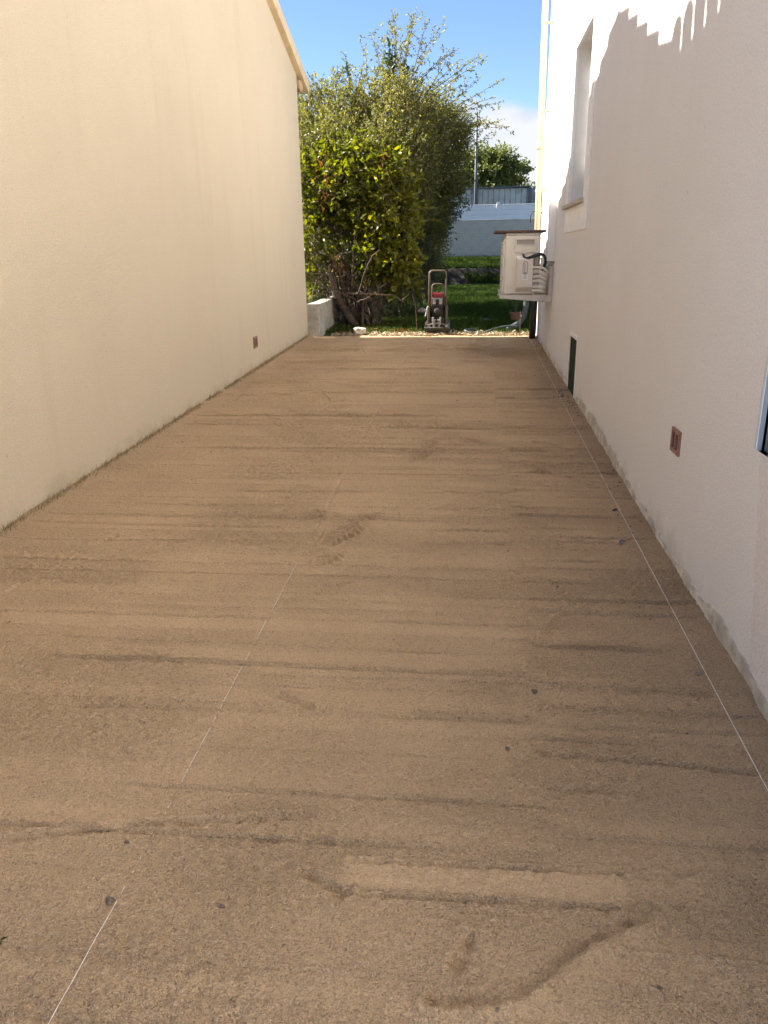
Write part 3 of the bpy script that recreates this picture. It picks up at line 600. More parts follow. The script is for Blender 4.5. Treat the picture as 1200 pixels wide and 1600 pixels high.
# ------------------------------------------------------------------ air-conditioning unit
def build_ac():
    T = thing('air_conditioner', (0.64, 10.6, 1.0), 'ivory outdoor air conditioner unit on wall brackets with looping white pipes', 'air conditioner')
    x0, x1, y0, y1, z0, z1 = 0.41, 0.872, 10.60, 11.50, 1.075, 1.835
    b = MB(); pr = [(x0+0.03, z0), (x1, z0), (x1, z1-0.03), (x1-0.03, z1), (x0+0.05, z1), (x0, z1-0.06), (x0+0.012, z0+0.02)]
    b.box(x0+0.012, x1, y0, y1, z0, z1-0.03); body = b.build('casing', M['ac'], T, bevel=0.022)
    m = MB(); m.box(x0+0.02, x1+0.004, y0-0.004, y1+0.004, z1-0.034, z1); m.build('lid', M['ac'], T, bevel=0.012)
    m = MB(); m.box(x0-0.012, x0+0.013, y0+0.02, y1-0.02, z0+0.01, z1-0.07); fr = m.build('front_panel', M['ac'], T, bevel=0.01)
    m = MB()
    for i in range(14):
        z = z0+0.08+i*0.043; m.box(x0-0.022, x0-0.011, y0+0.05, y1-0.2, z, z+0.012)
    m.build('fan_guard', M['ac_cover'], fr)
    for xx in (x0+0.095, x0+0.118):
        m = MB(); m.box(xx, xx+0.007, y0-0.004, y0+0.004, z0+0.01, z1-0.04); m.build('casing_rib', M['ac'], body, bevel=0.002)
    # handle plate
    m = MB(); hx0, hx1, hz0, hz1 = 0.545, 0.81, 1.595, 1.775
    m.box(hx0, hx1, y0-0.012, y0+0.004, hz0, 1.69).box(hx0, hx1, y0-0.0118, y0+0.004, 1.75, hz1).box(hx0, hx0+0.02, y0-0.0116, y0+0.004, 1.69, 1.75).box(hx1-0.02, hx1, y0-0.0116, y0+0.004, 1.69, 1.75)
    hp = m.build('handle_plate', M['ac'], T, bevel=0.004)
    m = MB(); m.box(hx0+0.01, hx1-0.01, y0-0.004, y0+0.003, 1.685, 1.755); m.build('handle_recess', M['ac_dark'], hp)
    m = MB(); m.box(hx0, hx1, y0-0.018, y0-0.010, 1.683, 1.692); m.build('handle_lip', M['ac_cover'], hp)
    m = MB(); m.box(0.64, 0.70, y0-0.02, y0+0.004, 1.572, 1.597); m.build('cable_gland', M['ac_cover'], T, bevel=0.004)
    # valve cover: tapering box
    cx0, cx1, cz0, cz1 = 0.567, 0.79, 1.115, 1.548; d = 0.075; m = MB()
    m.add([(cx0-0.012, y0+0.003, cz0-0.012), (cx1, y0+0.003, cz0-0.012), (cx1, y0+0.003, cz1+0.01), (cx0, y0+0.003, cz1+0.01), (cx0+0.018, y0-d, cz0+0.05), (cx1-0.006, y0-d, cz0+0.05), (cx1-0.006, y0-d, cz1-0.03), (cx0+0.018, y0-d, cz1-0.03)],
          [(0, 1, 2, 3), (4, 7, 6, 5), (0, 4, 5, 1), (1, 5, 6, 2), (2, 6, 7, 3), (3, 7, 4, 0)]); vc = m.build('valve_cover', M['ac_cover'], T, bevel=0.010)
    # rounded nameplate with upright lettering, and a small sticker
    yl = y0-d-0.001; px, pz0, pz1 = 0.683, 1.325, 1.485; m = MB(); ro = []; ri = []
    for (rw, L) in ((0.030, ro), (0.024, ri)):
        for j in range(24):
            a = 2*math.pi*j/24; L.append((px+max(-1, min(1, 1.4*math.cos(a)))*rw, (pz0+pz1)/2+max(-1, min(1, 1.08*math.sin(a)))*((pz1-pz0)/2-(0.030-rw))))
    V = [(p[0], yl, p[1]) for p in ro]+[(p[0], yl, p[1]) for p in ri]; m.add(V, [(j, (j+1) % 24, 24+(j+1) % 24, 24+j) for j in range(24)])
    m.build('nameplate_border', M['ink'], vc)
    m = MB()
    for i, z in enumerate(np.linspace(pz1-0.022, pz0+0.045, 8)):     # the upright wordmark, too small to read
        m.box(px-0.012+0.004*(i % 2), px+0.010-0.003*(i % 3), yl-0.001, yl+0.0005, z-0.006, z-0.003); m.box(px-0.012, px-0.008, yl-0.0011, yl+0.0005, z-0.011, z+0.001)
    m.box(px-0.012, px+0.012, yl-0.0011, yl+0.0005, pz0+0.010, pz0+0.028); m.build('nameplate_lettering', M['ink'], vc)
    m = MB(); m.box(px-0.037, px+0.037, yl-0.0012, yl+0.0008, 1.255, 1.318); st = m.build('sticker', M['label'], vc)
    m = MB(); m.box(px-0.028, px+0.028, yl-0.0018, yl-0.0013, 1.275, 1.280).box(px-0.028, px+0.015, yl-0.0018, yl-0.0013, 1.290, 1.294).box(px-0.012, px+0.02, yl-0.0018, yl-0.0013, 1.302, 1.309); m.build('sticker_print', M['ink'], st)
    # rear valve housing
    m = MB(); m.tube([(0.828, y0-0.012, 1.40), (0.828, y0-0.012, 1.58)], 0.045, 12); m.build('valve_housing', M['ac_dark'], T, smooth=True)
    for i, z in enumerate((1.405, 1.35, 1.29, 1.235, 1.165, 1.115)):
        m = MB(); bx = 0.975-0.006*i; yy = y0-0.035-0.004*(i % 2); dz = -0.10+0.012*i if i < 4 else -0.02+0.01*(i-4)
        P = [(0.775, yy, z), (0.86, yy-0.01, z+0.006), (0.92, yy-0.012, z-0.012), (bx-0.012, yy, z+dz*0.5), (bx, yy+0.05, z+dz), (bx-0.005, yy+0.16, z+dz*1.2), (0.985, yy+0.4, z+dz*1.2)]
        Q = []
        for j in range(len(P)-1):
            a = [Vector(P[max(j-1, 0)]), Vector(P[j]), Vector(P[j+1]), Vector(P[min(j+2, len(P)-1)])]
            for t in np.linspace(0, 1, 5)[:-1]:
                Q.append(0.5*((2*a[1])+(a[2]-a[0])*t+(2*a[0]-5*a[1]+4*a[2]-a[3])*t*t+(3*a[1]-a[0]-3*a[2]+a[3])*t**3))
        m.tube(Q, 0.0195, 10); m.build('insulated_pipe', M['insul'], T, smooth=True)
    for k, (dx, dz) in enumerate(((0, 0), (0.018, -0.012), (0.01, 0.010))):
        m = MB(); P = [(0.655, y0-0.02, 1.575), (0.665+dx*.5, y0-0.055, 1.535), (0.72, y0-0.065, 1.525+dz), (0.80, y0-0.06, 1.555+dz), (0.87+dx, y0-0.05, 1.57+dz), (0.925+dx, y0-0.04, 1.525+dz), (0.93+dx, y0-0.03, 1.46), (0.905+dx, y0-0.01, 1.40), (0.90, y0+0.03, 1.33)]
        Q = []
        for j in range(len(P)-1):
            a = [Vector(P[max(j-1, 0)]), Vector(P[j]), Vector(P[j+1]), Vector(P[min(j+2, len(P)-1)])]
            for t in np.linspace(0, 1, 5)[:-1]:
                Q.append(0.5*((2*a[1])+(a[2]-a[0])*t+(2*a[0]-5*a[1]+4*a[2]-a[3])*t*t+(3*a[1]-a[0]-3*a[2]+a[3])*t**3))
        m.tube(Q, 0.011, 8); m.build('power_cable', M['black_rub'], T, smooth=True)
    # two cantilever brackets and the rail they hook on
    for yy in (10.56, 11.30):
        m = MB(); m.prism([(0.365, 1.068), (1.0, 1.062), (1.0, 0.975), (0.365, 1.025)], 'y', yy, yy+0.04); m.build('bracket_arm', M['bracket'], T, bevel=0.003)
        m = MB(); m.box(0.995, 1.043, yy-0.002, yy+0.042, 0.972, 1.42); m.build('bracket_upright', M['bracket'], T, bevel=0.003)
    m = MB(); m.box(1.018, 1.044, 10.50, 11.50, 1.36, 1.41); m.build('wall_rail', M['bracket'], T, bevel=0.003)
    for (xx, zz) in ((0.345, 1.125), (0.352, 1.108)):
        m = MB(); m.tube([(xx, 10.72, zz), (0.44, 10.72, zz-0.004)], 0.007, 6); m.build('drain_stub', M['label'], T)
    for xx in (0.385, 0.80):
        m = MB(); m.lathe([(0.022, 0), (0.026, 0.01), (0.016, 0.02), (0.02, 0.03)], (xx, 10.58, 1.066), 10); m.build('rubber_foot', M['bracket'], T)
    for (xx, zz) in ((0.53, 1.082), (0.545, 1.815), (0.665, 1.825), (0.80, 1.815)):
        m = MB(); m.tube([(xx, y0-0.006, zz), (xx, y0+0.002, zz)], 0.006, 8); m.build('screw', M['ac_dark'], T)
build_ac()
def build_plank():
    m = MB(); m.box(0.285, 0.935, 10.57, 11.46, 1.838, 1.866)
    o = m.build('plank', M['plank'], None, bevel=0.004)
    tag(o, 'dark brown board lying flat on top of the air conditioner', 'plank')
build_plank()

# ------------------------------------------------------------------ plate compactor
def build_compactor():
    cx, cy = -0.555, 13.28; g = gz(cy)+0.012
    T = thing('plate_compactor', (cx, cy, g), 'dusty plate compactor with tall loop handle and red fuel tank past the sand', 'plate compactor')
    m = MB(); m.prism([(cy-0.30, g+0.09), (cy-0.24, g+0.015), (cy-0.20, g), (cy+0.26, g), (cy+0.34, g+0.10), (cy+0.32, g+0.115), (cy+0.24, g+0.035), (cy-0.20, g+0.04), (cy-0.28, g+0.105)], 'x', cx-0.205, cx+0.205); m.build('base_plate', M['plate'], T, bevel=0.004)
    for s in (-1, 1):
        m = MB(); m.prism([(cy-0.22, g+0.02), (cy+0.18, g+0.02), (cy+0.16, g+0.17), (cy-0.20, g+0.15)], 'x', cx+s*0.19-0.012, cx+s*0.19+0.012); m.build('side_flap', M['plate'], T, bevel=0.004)
    # outer loop handle, leaning slightly towards the garden
    def loop(hw, ztop, zbot, y0, y1, r, name, rad=0.06):
        P = [(cx-hw*1.08, y0, zbot)]
        for j in range(7):
            a = math.pi-j*math.pi/12; P.append((cx-hw+rad+rad*math.cos(a), y1, ztop-rad+rad*math.sin(a)))
        for j in range(7):
            a = math.pi/2-j*math.pi/12; P.append((cx+hw-rad+rad*math.cos(a), y1, ztop-rad+rad*math.sin(a)))
        P.append((cx+hw*1.08, y0, zbot)); q = MB(); q.tube(P, r, 10); return q.build(name, M['steel_brown'], T, smooth=True)
    loop(0.135, g+0.985, g+0.17, cy-0.05, cy-0.10, 0.0165, 'handle', 0.05)
    loop(0.094, g+0.775, g+0.16, cy+0.02, cy+0.0, 0.012, 'roll_frame', 0.05)
    m = MB(); m.tube([(cx-0.16, cy-0.05, g+0.18), (cx+0.16, cy-0.05, g+0.18)], 0.014, 8); m.build('cross_bar', M['steel_brown'], T, smooth=True)
    for s in (-1, 1):
        m = MB(); m.box(cx+s*0.148-0.018, cx+s*0.148+0.018, cy-0.12, cy+0.10, g+0.13, g+0.42); m.build('side_frame', M['steel_brown'], T, bevel=0.008)
    m = MB(); m.box(cx-0.12, cx+0.12, cy-0.12, cy+0.16, g+0.06, g+0.24); m.build('exciter', M['engine_dark'], T, bevel=0.02)
    m = MB(); m.box(cx-0.085, cx+0.10, cy-0.10, cy+0.14, g+0.24, g+0.45); en = m.build('engine', M['engine_dark'], T, bevel=0.02)
    for i in range(5):
        q = MB(); q.box(cx-0.092, cx+0.104, cy-0.105, cy+0.145, g+0.36+i*0.016, g+0.366+i*0.016); q.build('cooling_fin', M['engine_dark'], en)
    m = MB(); m.lathe([(0.055, 0), (0.062, 0.01), (0.05, 0.022), (0.018, 0.026)], (0, 0, 0), 14); 
    m.V = [(cx-0.0+v[0], cy-0.115-v[2], g+0.335+v[1]) for v in m.V]; m.build('starter_cover', M['engine_dark'], en, smooth=True)
    m = MB(); m.box(cx-0.09, cx+0.075, cy-0.09, cy+0.11, g+0.555, g+0.635); tk = m.build('fuel_tank', M['red'], T, bevel=0.022)
    m = MB(); m.lathe([(0.030, 0), (0.032, 0.02), (0.026, 0.028)], (cx-0.005, cy, g+0.634), 14); m.build('fuel_cap', M['engine_dark'], tk)
    m = MB(); m.box(cx-0.095, cx+0.08, cy-0.085, cy+0.105, g+0.535, g+0.556); m.build('tank_seam', M['alu'], tk, bevel=0.004)
    for (a, b) in ((-0.085, -0.035), (0.02, 0.075)):
        m = MB(); m.box(cx+a, cx+b, cy-0.10, cy+0.06, g+0.45, g+0.535); m.build('air_cleaner', M['alu'], T, bevel=0.014)
    m = MB(); m.box(cx-0.03, cx+0.018, cy-0.085, cy+0.05, g+0.452, g+0.533); m.build('carburettor', M['engine_dark'], T, bevel=0.01)
    for s in (-1, 1):
        m = MB(); m.box(cx+s*0.125-0.010, cx+s*0.125+0.010, cy-0.065, cy-0.03, g+0.43, g+0.56 if s < 0 else g+0.60); m.build('red_clip', M['red'], T, bevel=0.004)
    # bright front casting with two round eyes
    m = MB(); m.prism([(cx-0.085, g+0.255), (cx-0.055, g+0.262), (cx-0.045, g+0.22), (cx+0.035, g+0.22), (cx+0.045, g+0.262), (cx+0.072, g+0.255), (cx+0.066, g+0.16), (cx+0.035, g+0.065), (cx-0.05, g+0.065), (cx-0.078, g+0.16)], 'y', cy-0.275, cy-0.255); fc = m.build('front_bracket', M['alu'], T, bevel=0.005)
    for zz, rr in ((0.195, 0.026), (0.125, 0.03)):
        m = MB(); m.tube([(cx-0.006, cy-0.285, g+zz), (cx-0.006, cy-0.25, g+zz)], rr, 14); m.build('bush', M['engine_dark'], fc)
    for (a, b) in (((cx-0.17, cy-0.22, g+0.13), (cx-0.06, cy-0.25, g+0.15)), ((cx+0.05, cy-0.25, g+0.15), (cx+0.15, cy-0.22, g+0.13))):
        m = MB(); m.tube([a, b], 0.012, 8); m.build('tie_rod', M['steel_brown'], T)
    m = MB(); m.prism([(cx-0.215, g+0.26), (cx-0.195, g+0.25), (cx-0.155, g+0.40), (cx-0.165, g+0.43), (cx-0.18, g+0.40)], 'y', cy-0.06, cy+0.02); m.build('lever_guard', M['pale_plastic'], T, bevel=0.006)
    m = MB(); m.tube([(cx+0.10, cy, g+0.40), (cx+0.15, cy+0.02, g+0.38), (cx+0.165, cy+0.05, g+0.34)], 0.035, 10); m.build('muffler', M['engine_dark'], T, smooth=True)
build_compactor()

# ------------------------------------------------------------------ vegetation builders
def unit(v): return v/np.maximum(np.linalg.norm(v, axis=-1, keepdims=True), 1e-9)
def leaves_mesh(name, P, D, L, W, tint, mat, parent, off, big=False, droop=0.2):
    """one leaf per row: P base, D direction, L length, W width"""
    n = len(P); up = np.tile([0, 0, 1.0], (n, 1)); rnd = rng.normal(size=(n, 3))
    S = unit(np.cross(D, unit(up*0.8+rnd*0.75))); U = np.cross(S, D)
    P = P-np.array(off); L = L[:, None]; W = W[:, None]
    if not big:
        V = np.stack([P, P+D*L*0.5+S*W*0.5+U*W*0.18, P+D*L-U*L*droop*0.5, P+D*L*0.5-S*W*0.5+U*W*0.18], 1).reshape(-1, 3)
        b = np.arange(n)[:, None]*4; F = np.concatenate([b+[0, 1, 2], b+[0, 2, 3]], 1).reshape(-1, 3); tt = np.repeat(tint, 2)
    else:
        c1 = P+D*L*0.36; c2 = P+D*L*0.72-U*L*droop*0.35
        V = np.stack([P, c1+S*W*.46+U*W*.15, c2+S*W*.42+U*W*.13, P+D*L-U*L*droop, c2-S*W*.42+U*W*.13, c1-S*W*.46+U*W*.15, c1, c2], 1).reshape(-1, 3)
        b = np.arange(n)[:, None]*8
        F = np.concatenate([b+[0, 1, 6], b+[1, 2, 7], b+[1, 7, 6], b+[2, 3, 7], b+[0, 6, 5], b+[6, 7, 4], b+[6, 4, 5], b+[7, 3, 4]], 1).reshape(-1, 3); tt = np.repeat(tint, 8)
    o = np_mesh(name, V, F, mat, parent, smooth=big, tint=tt)
    return stuff(o) if n > 1 else o
def twigs_mesh(name, paths, r0, r1, mat, parent, off, k=4):
    """paths (n,m,3) -> thin tapering tubes"""
    n, m, _ = paths.shape; d = unit(np.gradient(paths, axis=1)); a = unit(np.cross(d, unit(rng.normal(size=(n, 1, 3))+np.zeros((1, m, 1))))); b = np.cross(d, a)
    r0 = np.broadcast_to(r0, (n,)); r1 = np.broadcast_to(r1, (n,))
    r = (r0[:, None]+(r1-r0)[:, None]*np.linspace(0, 1, m)[None])[..., None]
    ring = np.stack([paths+(a*math.cos(2*math.pi*j/k)+b*math.sin(2*math.pi*j/k))*r for j in range(k)], 2)
    V = ring.reshape(-1, 3)-np.array(off); I = np.arange(n*m*k).reshape(n, m, k)
    A = I[:, :-1]; B = I[:, 1:]; F = np.stack([A, np.roll(A, -1, 2), np.roll(B, -1, 2), B], -1).reshape(-1, 4)
    return stuff(np_mesh(name, V, F, mat, parent, smooth=True))
def curve_paths(P0, D, L, m, gravity=0.0, wob=0.08):
    """n curved paths from P0 along D"""
    n = len(P0); out = np.zeros((n, m, 3)); p = P0.copy(); d = unit(D.copy()); out[:, 0] = p
    for i in range(1, m):
        d = unit(d+rng.normal(size=(n, 3))*wob+np.array([0, 0, -gravity])); p = p+d*(L/(m-1))[:, None]; out[:, i] = p
    return out
def leaves_on(paths, per, t0=0.1, spread=0.9):
    """positions and directions of leaves along twigs"""
    n, m, _ = paths.shape; t = rng.uniform(t0, 1.0, (n, per)); x = t*(m-1); i = np.minimum(x.astype(int), m-2); f = (x-i)[..., None]
    idx = np.arange(n)[:, None]; p = paths[idx, i]*(1-f)+paths[idx, i+1]*f; ax = unit(paths[idx, i+1]-paths[idx, i])
    d = unit(ax*0.7+unit(rng.normal(size=p.shape))*spread); return p.reshape(-1, 3), d.reshape(-1, 3)
def in_ellipsoids(ells, n, shell=0.55):
    """points inside a union of ellipsoids, biased to the shell; returns points and outward normals"""
    vol = np.array([e[3]*e[4]*e[5] for e in ells])**0.75; pick = rng.choice(len(ells), n, p=vol/vol.sum()); E = np.array(ells)[pick]
    u = unit(rng.normal(size=(n, 3))); r = shell+(1-shell)*rng.random(n)**0.6
    lump = 1+0.10*np.sin(u[:, 0]*7+pick)+0.09*np.sin(u[:, 2]*9+2*pick)+0.07*np.sin(u[:, 1]*11)
    return E[:, :3]+u*E[:, 3:6]*(r*lump)[:, None], unit(u/E[:, 3:6])

# --- laurel shrub nearest the yard
def build_laurel():
    base = (-1.95, 14.6, gz(14.6)); T = thing('laurel_shrub', base, 'yellow green broad leaved shrub with bare tangled stems beside the left house', 'shrub')
    ells = [(-2.45, 14.7, 2.75, 0.8, 0.7, 0.7), (-1.55, 14.45, 2.25, 0.60, 0.62, 0.95), (-1.85, 14.6, 2.85, 0.75, 0.7, 0.6), (-2.8, 14.5, 1.7, 0.5, 0.6, 0.85), (-1.32, 14.3, 1.50, 0.42, 0.45, 0.62), (-1.75, 14.25, 1.75, 0.5, 0.4, 0.6), (-2.2, 14.9, 1.9, 0.8, 0.45, 1.0)]
    n = 2900; P, Nn = in_ellipsoids(ells, n, 0.5)
    # the hollow left heart of the shrub shows bare wood
    hollow = ((P[:, 0]+2.40)/0.50)**2+((P[:, 2]-1.45)/0.75)**2 < 1.0
    keep = (~hollow) | (rng.random(n) < 0.22); P = P[keep]; Nn = Nn[keep]; n = len(P)
    L = rng.uniform(0.22, 0.45, n)*np.where(rng.random(n) < 0.14, 1.9, 1.0); D = unit(Nn+np.array([0.0, -0.15, 0.35])+rng.normal(size=(n, 3))*0.4)
    paths = curve_paths(P-D*L[:, None]*0.6, D, L, 5, 0.03)
    twigs_mesh('twigs', paths, 0.006, 0.002, M['twig'], T, base)
    lp, ld = leaves_on(paths, 8, 0.2, 0.9); k = len(lp); ll = rng.uniform(0.07, 0.13, k)
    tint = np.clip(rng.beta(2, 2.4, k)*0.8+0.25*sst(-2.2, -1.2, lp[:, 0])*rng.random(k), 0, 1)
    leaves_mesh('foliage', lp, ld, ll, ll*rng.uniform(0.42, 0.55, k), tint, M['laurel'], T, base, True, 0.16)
    # stems rising from the stool
    ns = 46; a = rng.uniform(0, 2*math.pi, ns); P0 = np.stack([-2.05+0.42*np.cos(a)*rng.random(ns), 14.4+0.3*np.sin(a)*rng.random(ns), np.full(ns, gz(14.4)-0.02)], 1)
    D = np.stack([rng.normal(-0.12, 0.3, ns), rng.normal(-0.05, 0.25, ns), np.ones(ns)], 1); sp = curve_paths(P0, D, rng.uniform(1.0, 2.2, ns), 9, -0.02, 0.12)
    twigs_mesh('stems', sp, rng.uniform(0.012, 0.032, ns), 0.006, M['bark'], T, base, 6)
    # bare tangled branches hanging low at the front
    nb = 120; i = rng.integers(0, ns, nb); j = rng.integers(1, 6, nb); P0 = sp[i, j]
    D = np.stack([rng.normal(0, 0.8, nb), rng.normal(-0.5, 0.5, nb), rng.normal(0.15, 0.55, nb)], 1)
    twigs_mesh('bare_branches', curve_paths(P0, D, rng.uniform(0.3, 0.95, nb), 7, 0.04, 0.22), rng.uniform(0.004, 0.010, nb), 0.002, M['twig'], T, base, 4)
    # the cut trunk leaning out and the long level branch
    m = MB(); m.tube([(-2.05, 14.2, 0.3), (-2.25, 14.15, 0.62), (-2.42, 14.1, 0.95), (-2.5, 14.0, 1.3)], [0.085, 0.075, 0.06, 0.045], 10); m.build('trunk', M['bark'], T, smooth=True)
    m = MB(); m.tube([(-2.19, 13.9, 0.955), (-1.9, 13.85, 0.945), (-1.5, 13.8, 0.93), (-1.33, 13.8, 0.92), (-1.22, 13.78, 0.83), (-1.18, 13.78, 0.80)], [0.017, 0.015, 0.013, 0.010, 0.009, 0.006], 8); m.tube([(-1.21, 13.78, 0.83), (-1.12, 13.76, 0.90), (-1.05, 13.75, 0.97)], [0.01, 0.008, 0.004], 6); m.build('level_branch', M['twig'], T, smooth=True)
    # withered brown sprays
    c = np.array([(-2.55, 14.0, 3.12), (-2.42, 13.95, 2.85), (-2.5, 13.95, 2.6), (-1.55, 13.95, 2.95), (-2.35, 14.0, 1.45)]); n = 110; P = c[rng.integers(0, 5, n)]+rng.normal(size=(n, 3))*np.array([0.09, 0.05, 0.11])
    leaves_mesh('withered_leaves', P, unit(rng.normal(size=(n, 3))*0.5+np.array([0, 0, -1.0])), rng.uniform(0.05, 0.10, n), rng.uniform(0.018, 0.035, n), rng.random(n), M['dryleaf'], T, base, True, 0.3)
build_laurel()

# --- tall silverberry shrub behind it, with long arching shoots
def build_silverberry():
    base = (-1.6, 17.4, gz(17.4)); T = thing('silverberry_shrub', base, 'tall silvery olive shrub with long arching shoots against the blue sky', 'shrub')
    ells = [(-2.6, 16.1, 3.75, 1.0, 0.9, 0.95), (-1.65, 16.3, 3.8, 1.05, 1.0, 1.0), (-0.85, 17.6, 3.5, 0.72, 1.2, 1.2), (-3.4, 16.6, 3.3, 0.9, 0.9, 1.2), (-1.2, 17.8, 2.4, 0.72, 1.3, 1.3), (-2.2, 17.0, 2.6, 1.2, 1.0, 1.6), (-0.7, 18.2, 4.0, 0.65, 1.0, 0.75), (-1.6, 17.0, 4.55, 0.6, 0.6, 0.6), (-2.5, 15.1, 3.45, 0.8, 0.6, 0.5), (-1.55, 15.2, 3.3, 0.7, 0.6, 0.6), (-1.15, 15.9, 3.0, 0.5, 0.7, 0.8), (-2.0, 15.0, 3.1, 0.9, 0.5, 0.5)]
    n = 9800; P, Nn = in_ellipsoids(ells, n, 0.55); L = rng.uniform(0.25, 0.6, n); D = unit(Nn*0.8+np.array([0.05, 0, 0.6])+rng.normal(size=(n, 3))*0.4)
    paths = curve_paths(P-D*L[:, None]*0.6, D, L, 5, 0.04); twigs_mesh('twigs', paths, 0.005, 0.0015, M['twig'], T, base, 3)
    lp, ld = leaves_on(paths, 14, 0.1, 0.8); k = len(lp); ll = rng.uniform(0.042, 0.075, k)
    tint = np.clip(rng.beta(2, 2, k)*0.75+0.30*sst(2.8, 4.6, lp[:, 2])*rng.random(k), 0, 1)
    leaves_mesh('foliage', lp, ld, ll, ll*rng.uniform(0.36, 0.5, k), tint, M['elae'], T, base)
    # arching shoots above the crown
    S = []; Dv = []; Ln = []
    for (x, y, z, dx, dz, l) in [(-1.5, 17, 5.1, 0.12, 1, 0.95), (-1.35, 17, 5.0, 0.35, 1, 0.95), (-1.2, 17, 4.9, 0.7, 1, 1.2), (-1.1, 17.2, 4.75, 1.0, 0.85, 1.35), (-0.95, 17.4, 4.6, 1.1, 0.75, 1.4), (-0.7, 17.6, 4.2, 1.2, 0.45, 1.35), (-0.6, 17.6, 4.05, 1.2, 0.25, 1.25), (-0.6, 17.8, 3.9, 1.0, 0.5, 1.1),
                                  (-2.3, 16.6, 4.6, 0.05, 1, 0.6), (-2.0, 16.6, 4.75, 0.1, 1, 0.6), (-2.7, 16.4, 4.4, -0.1, 1, 0.55), (-2.9, 16.3, 4.3, -0.2, 1, 0.5), (-1.75, 16.8, 5.0, -0.05, 1, 0.7), (-3.2, 16.3, 4.2, -0.4, 0.7, 0.6), (-0.9, 17.4, 4.4, 0.9, 0.6, 1.0), (-1.0, 17.2, 4.6, 0.6, 0.9, 0.9),
                                  (-0.5, 17.9, 3.6, 1.1, 0.5, 0.8), (-1.6, 16.9, 5.0, 0.0, 1, 0.85), (-1.42, 17, 5.0, 0.2, 1, 1.1), (-0.8, 17.5, 4.3, 1.0, 0.55, 1.3)]:
        for _ in range(2):
            S.append((x+random.uniform(-.12, .12), y+random.uniform(-.3, .3), z)); Dv.append((dx+random.uniform(-.15, .15), random.uniform(-.2, .2), dz)); Ln.append(l*random.uniform(0.75, 1.12))
    sp = curve_paths(np.array(S), np.array(Dv), np.array(Ln), 9, 0.035, 0.05); twigs_mesh('arching_shoots', sp, 0.008, 0.002, M['twig'], T, base, 5)
    sub0 = sp[:, 2:8].reshape(-1, 3); sd = unit(np.repeat(sp[:, -1]-sp[:, 0], 6, 0)+rng.normal(size=(len(sub0), 3))*0.9); sb = curve_paths(sub0, sd, rng.uniform(0.12, 0.34, len(sub0)), 4, 0.02, 0.08); twigs_mesh('side_shoots', sb, 0.003, 0.0012, M['twig'], T, base, 3)
    p1, d1 = leaves_on(sp, 38, 0.0, 0.9); p2, d2 = leaves_on(sb, 8, 0.2, 0.8); lp = np.concatenate([p1, p2]); ld = np.concatenate([d1, d2]); k = len(lp); ll = rng.uniform(0.045, 0.075, k)
    leaves_mesh('shoot_leaves', lp, ld, ll, ll*0.42, np.clip(rng.beta(2, 2, k)+0.1, 0, 1), M['elae'], T, base)
    # one glossy dark leader of another growth
    n = 5; sp = curve_paths(np.array([(-1.72, 16.6, 4.2), (-1.70, 16.6, 4.5), (-1.66, 16.6, 4.4), (-1.5, 16.6, 4.1), (-2.35, 16.0, 4.3)]), np.array([(0.05, 0, 1), (0.0, 0, 1), (0.08, 0, 1), (0.1, 0, 1), (0, 0, 1.0)]), np.array([1.1, 1.05, 0.95, 0.9, 0.6]), 8, 0.0, 0.05)
    twigs_mesh('dark_leaders', sp, 0.008, 0.003, M['twig'], T, base, 5); lp, ld = leaves_on(sp, 42, 0.1, 1.0); k = len(lp); ll = rng.uniform(0.08, 0.13, k); leaves_mesh('dark_leader_leaves', lp, ld, ll, ll*0.45, rng.random(k), M['hedge'], T, base, True, 0.2)
    ns = 16; P0 = np.stack([rng.uniform(-2.5, -1.5, ns), rng.uniform(16.7, 18.0, ns), np.full(ns, gz(17)-0.02)], 1); D = np.stack([rng.normal(0, 0.1, ns), rng.normal(0, 0.1, ns), np.ones(ns)], 1)
    twigs_mesh('stems', curve_paths(P0, D, rng.uniform(2.2, 3.4, ns), 9, 0, 0.05), rng.uniform(0.025, 0.05, ns), 0.008, M['bark'], T, base, 6)
build_silverberry()

def build_hedge(name, base, ells, n, label, per=12, leaf=(0.035, 0.06), mat='hedge', cat='hedge', big=False):
    T = thing(name, base, label, cat)
    P, Nn = in_ellipsoids(ells, n, 0.6); L = rng.uniform(0.2, 0.45, n); D = unit(Nn+np.array([0, 0, 0.4])+rng.normal(size=(n, 3))*0.4); paths = curve_paths(P-D*L[:, None]*0.6, D, L, 4, 0.04)
    twigs_mesh('twigs', paths, 0.004, 0.0015, M['twig'], T, base, 3); lp, ld = leaves_on(paths, per, 0.1, 0.9); k = len(lp); ll = rng.uniform(*leaf, k)
    leaves_mesh('foliage', lp, ld, ll, ll*rng.uniform(0.4, 0.55, k), rng.beta(2, 2, k), M[mat], T, base, big)
    ns = 9; e = np.array(ells); x0, x1 = e[:, 0].min(), e[:, 0].max(); y0, y1 = e[:, 1].min(), e[:, 1].max()
    P0 = np.stack([rng.uniform(x0, x1, ns), rng.uniform(y0, y1, ns), np.full(ns, base[2]-0.05)], 1); D = np.stack([rng.normal(0, 0.2, ns), rng.normal(0, 0.2, ns), np.ones(ns)], 1)
    twigs_mesh('stems', curve_paths(P0, D, np.full(ns, 1.1), 7, 0, 0.06), 0.03, 0.01, M['bark'], T, base, 6); return T
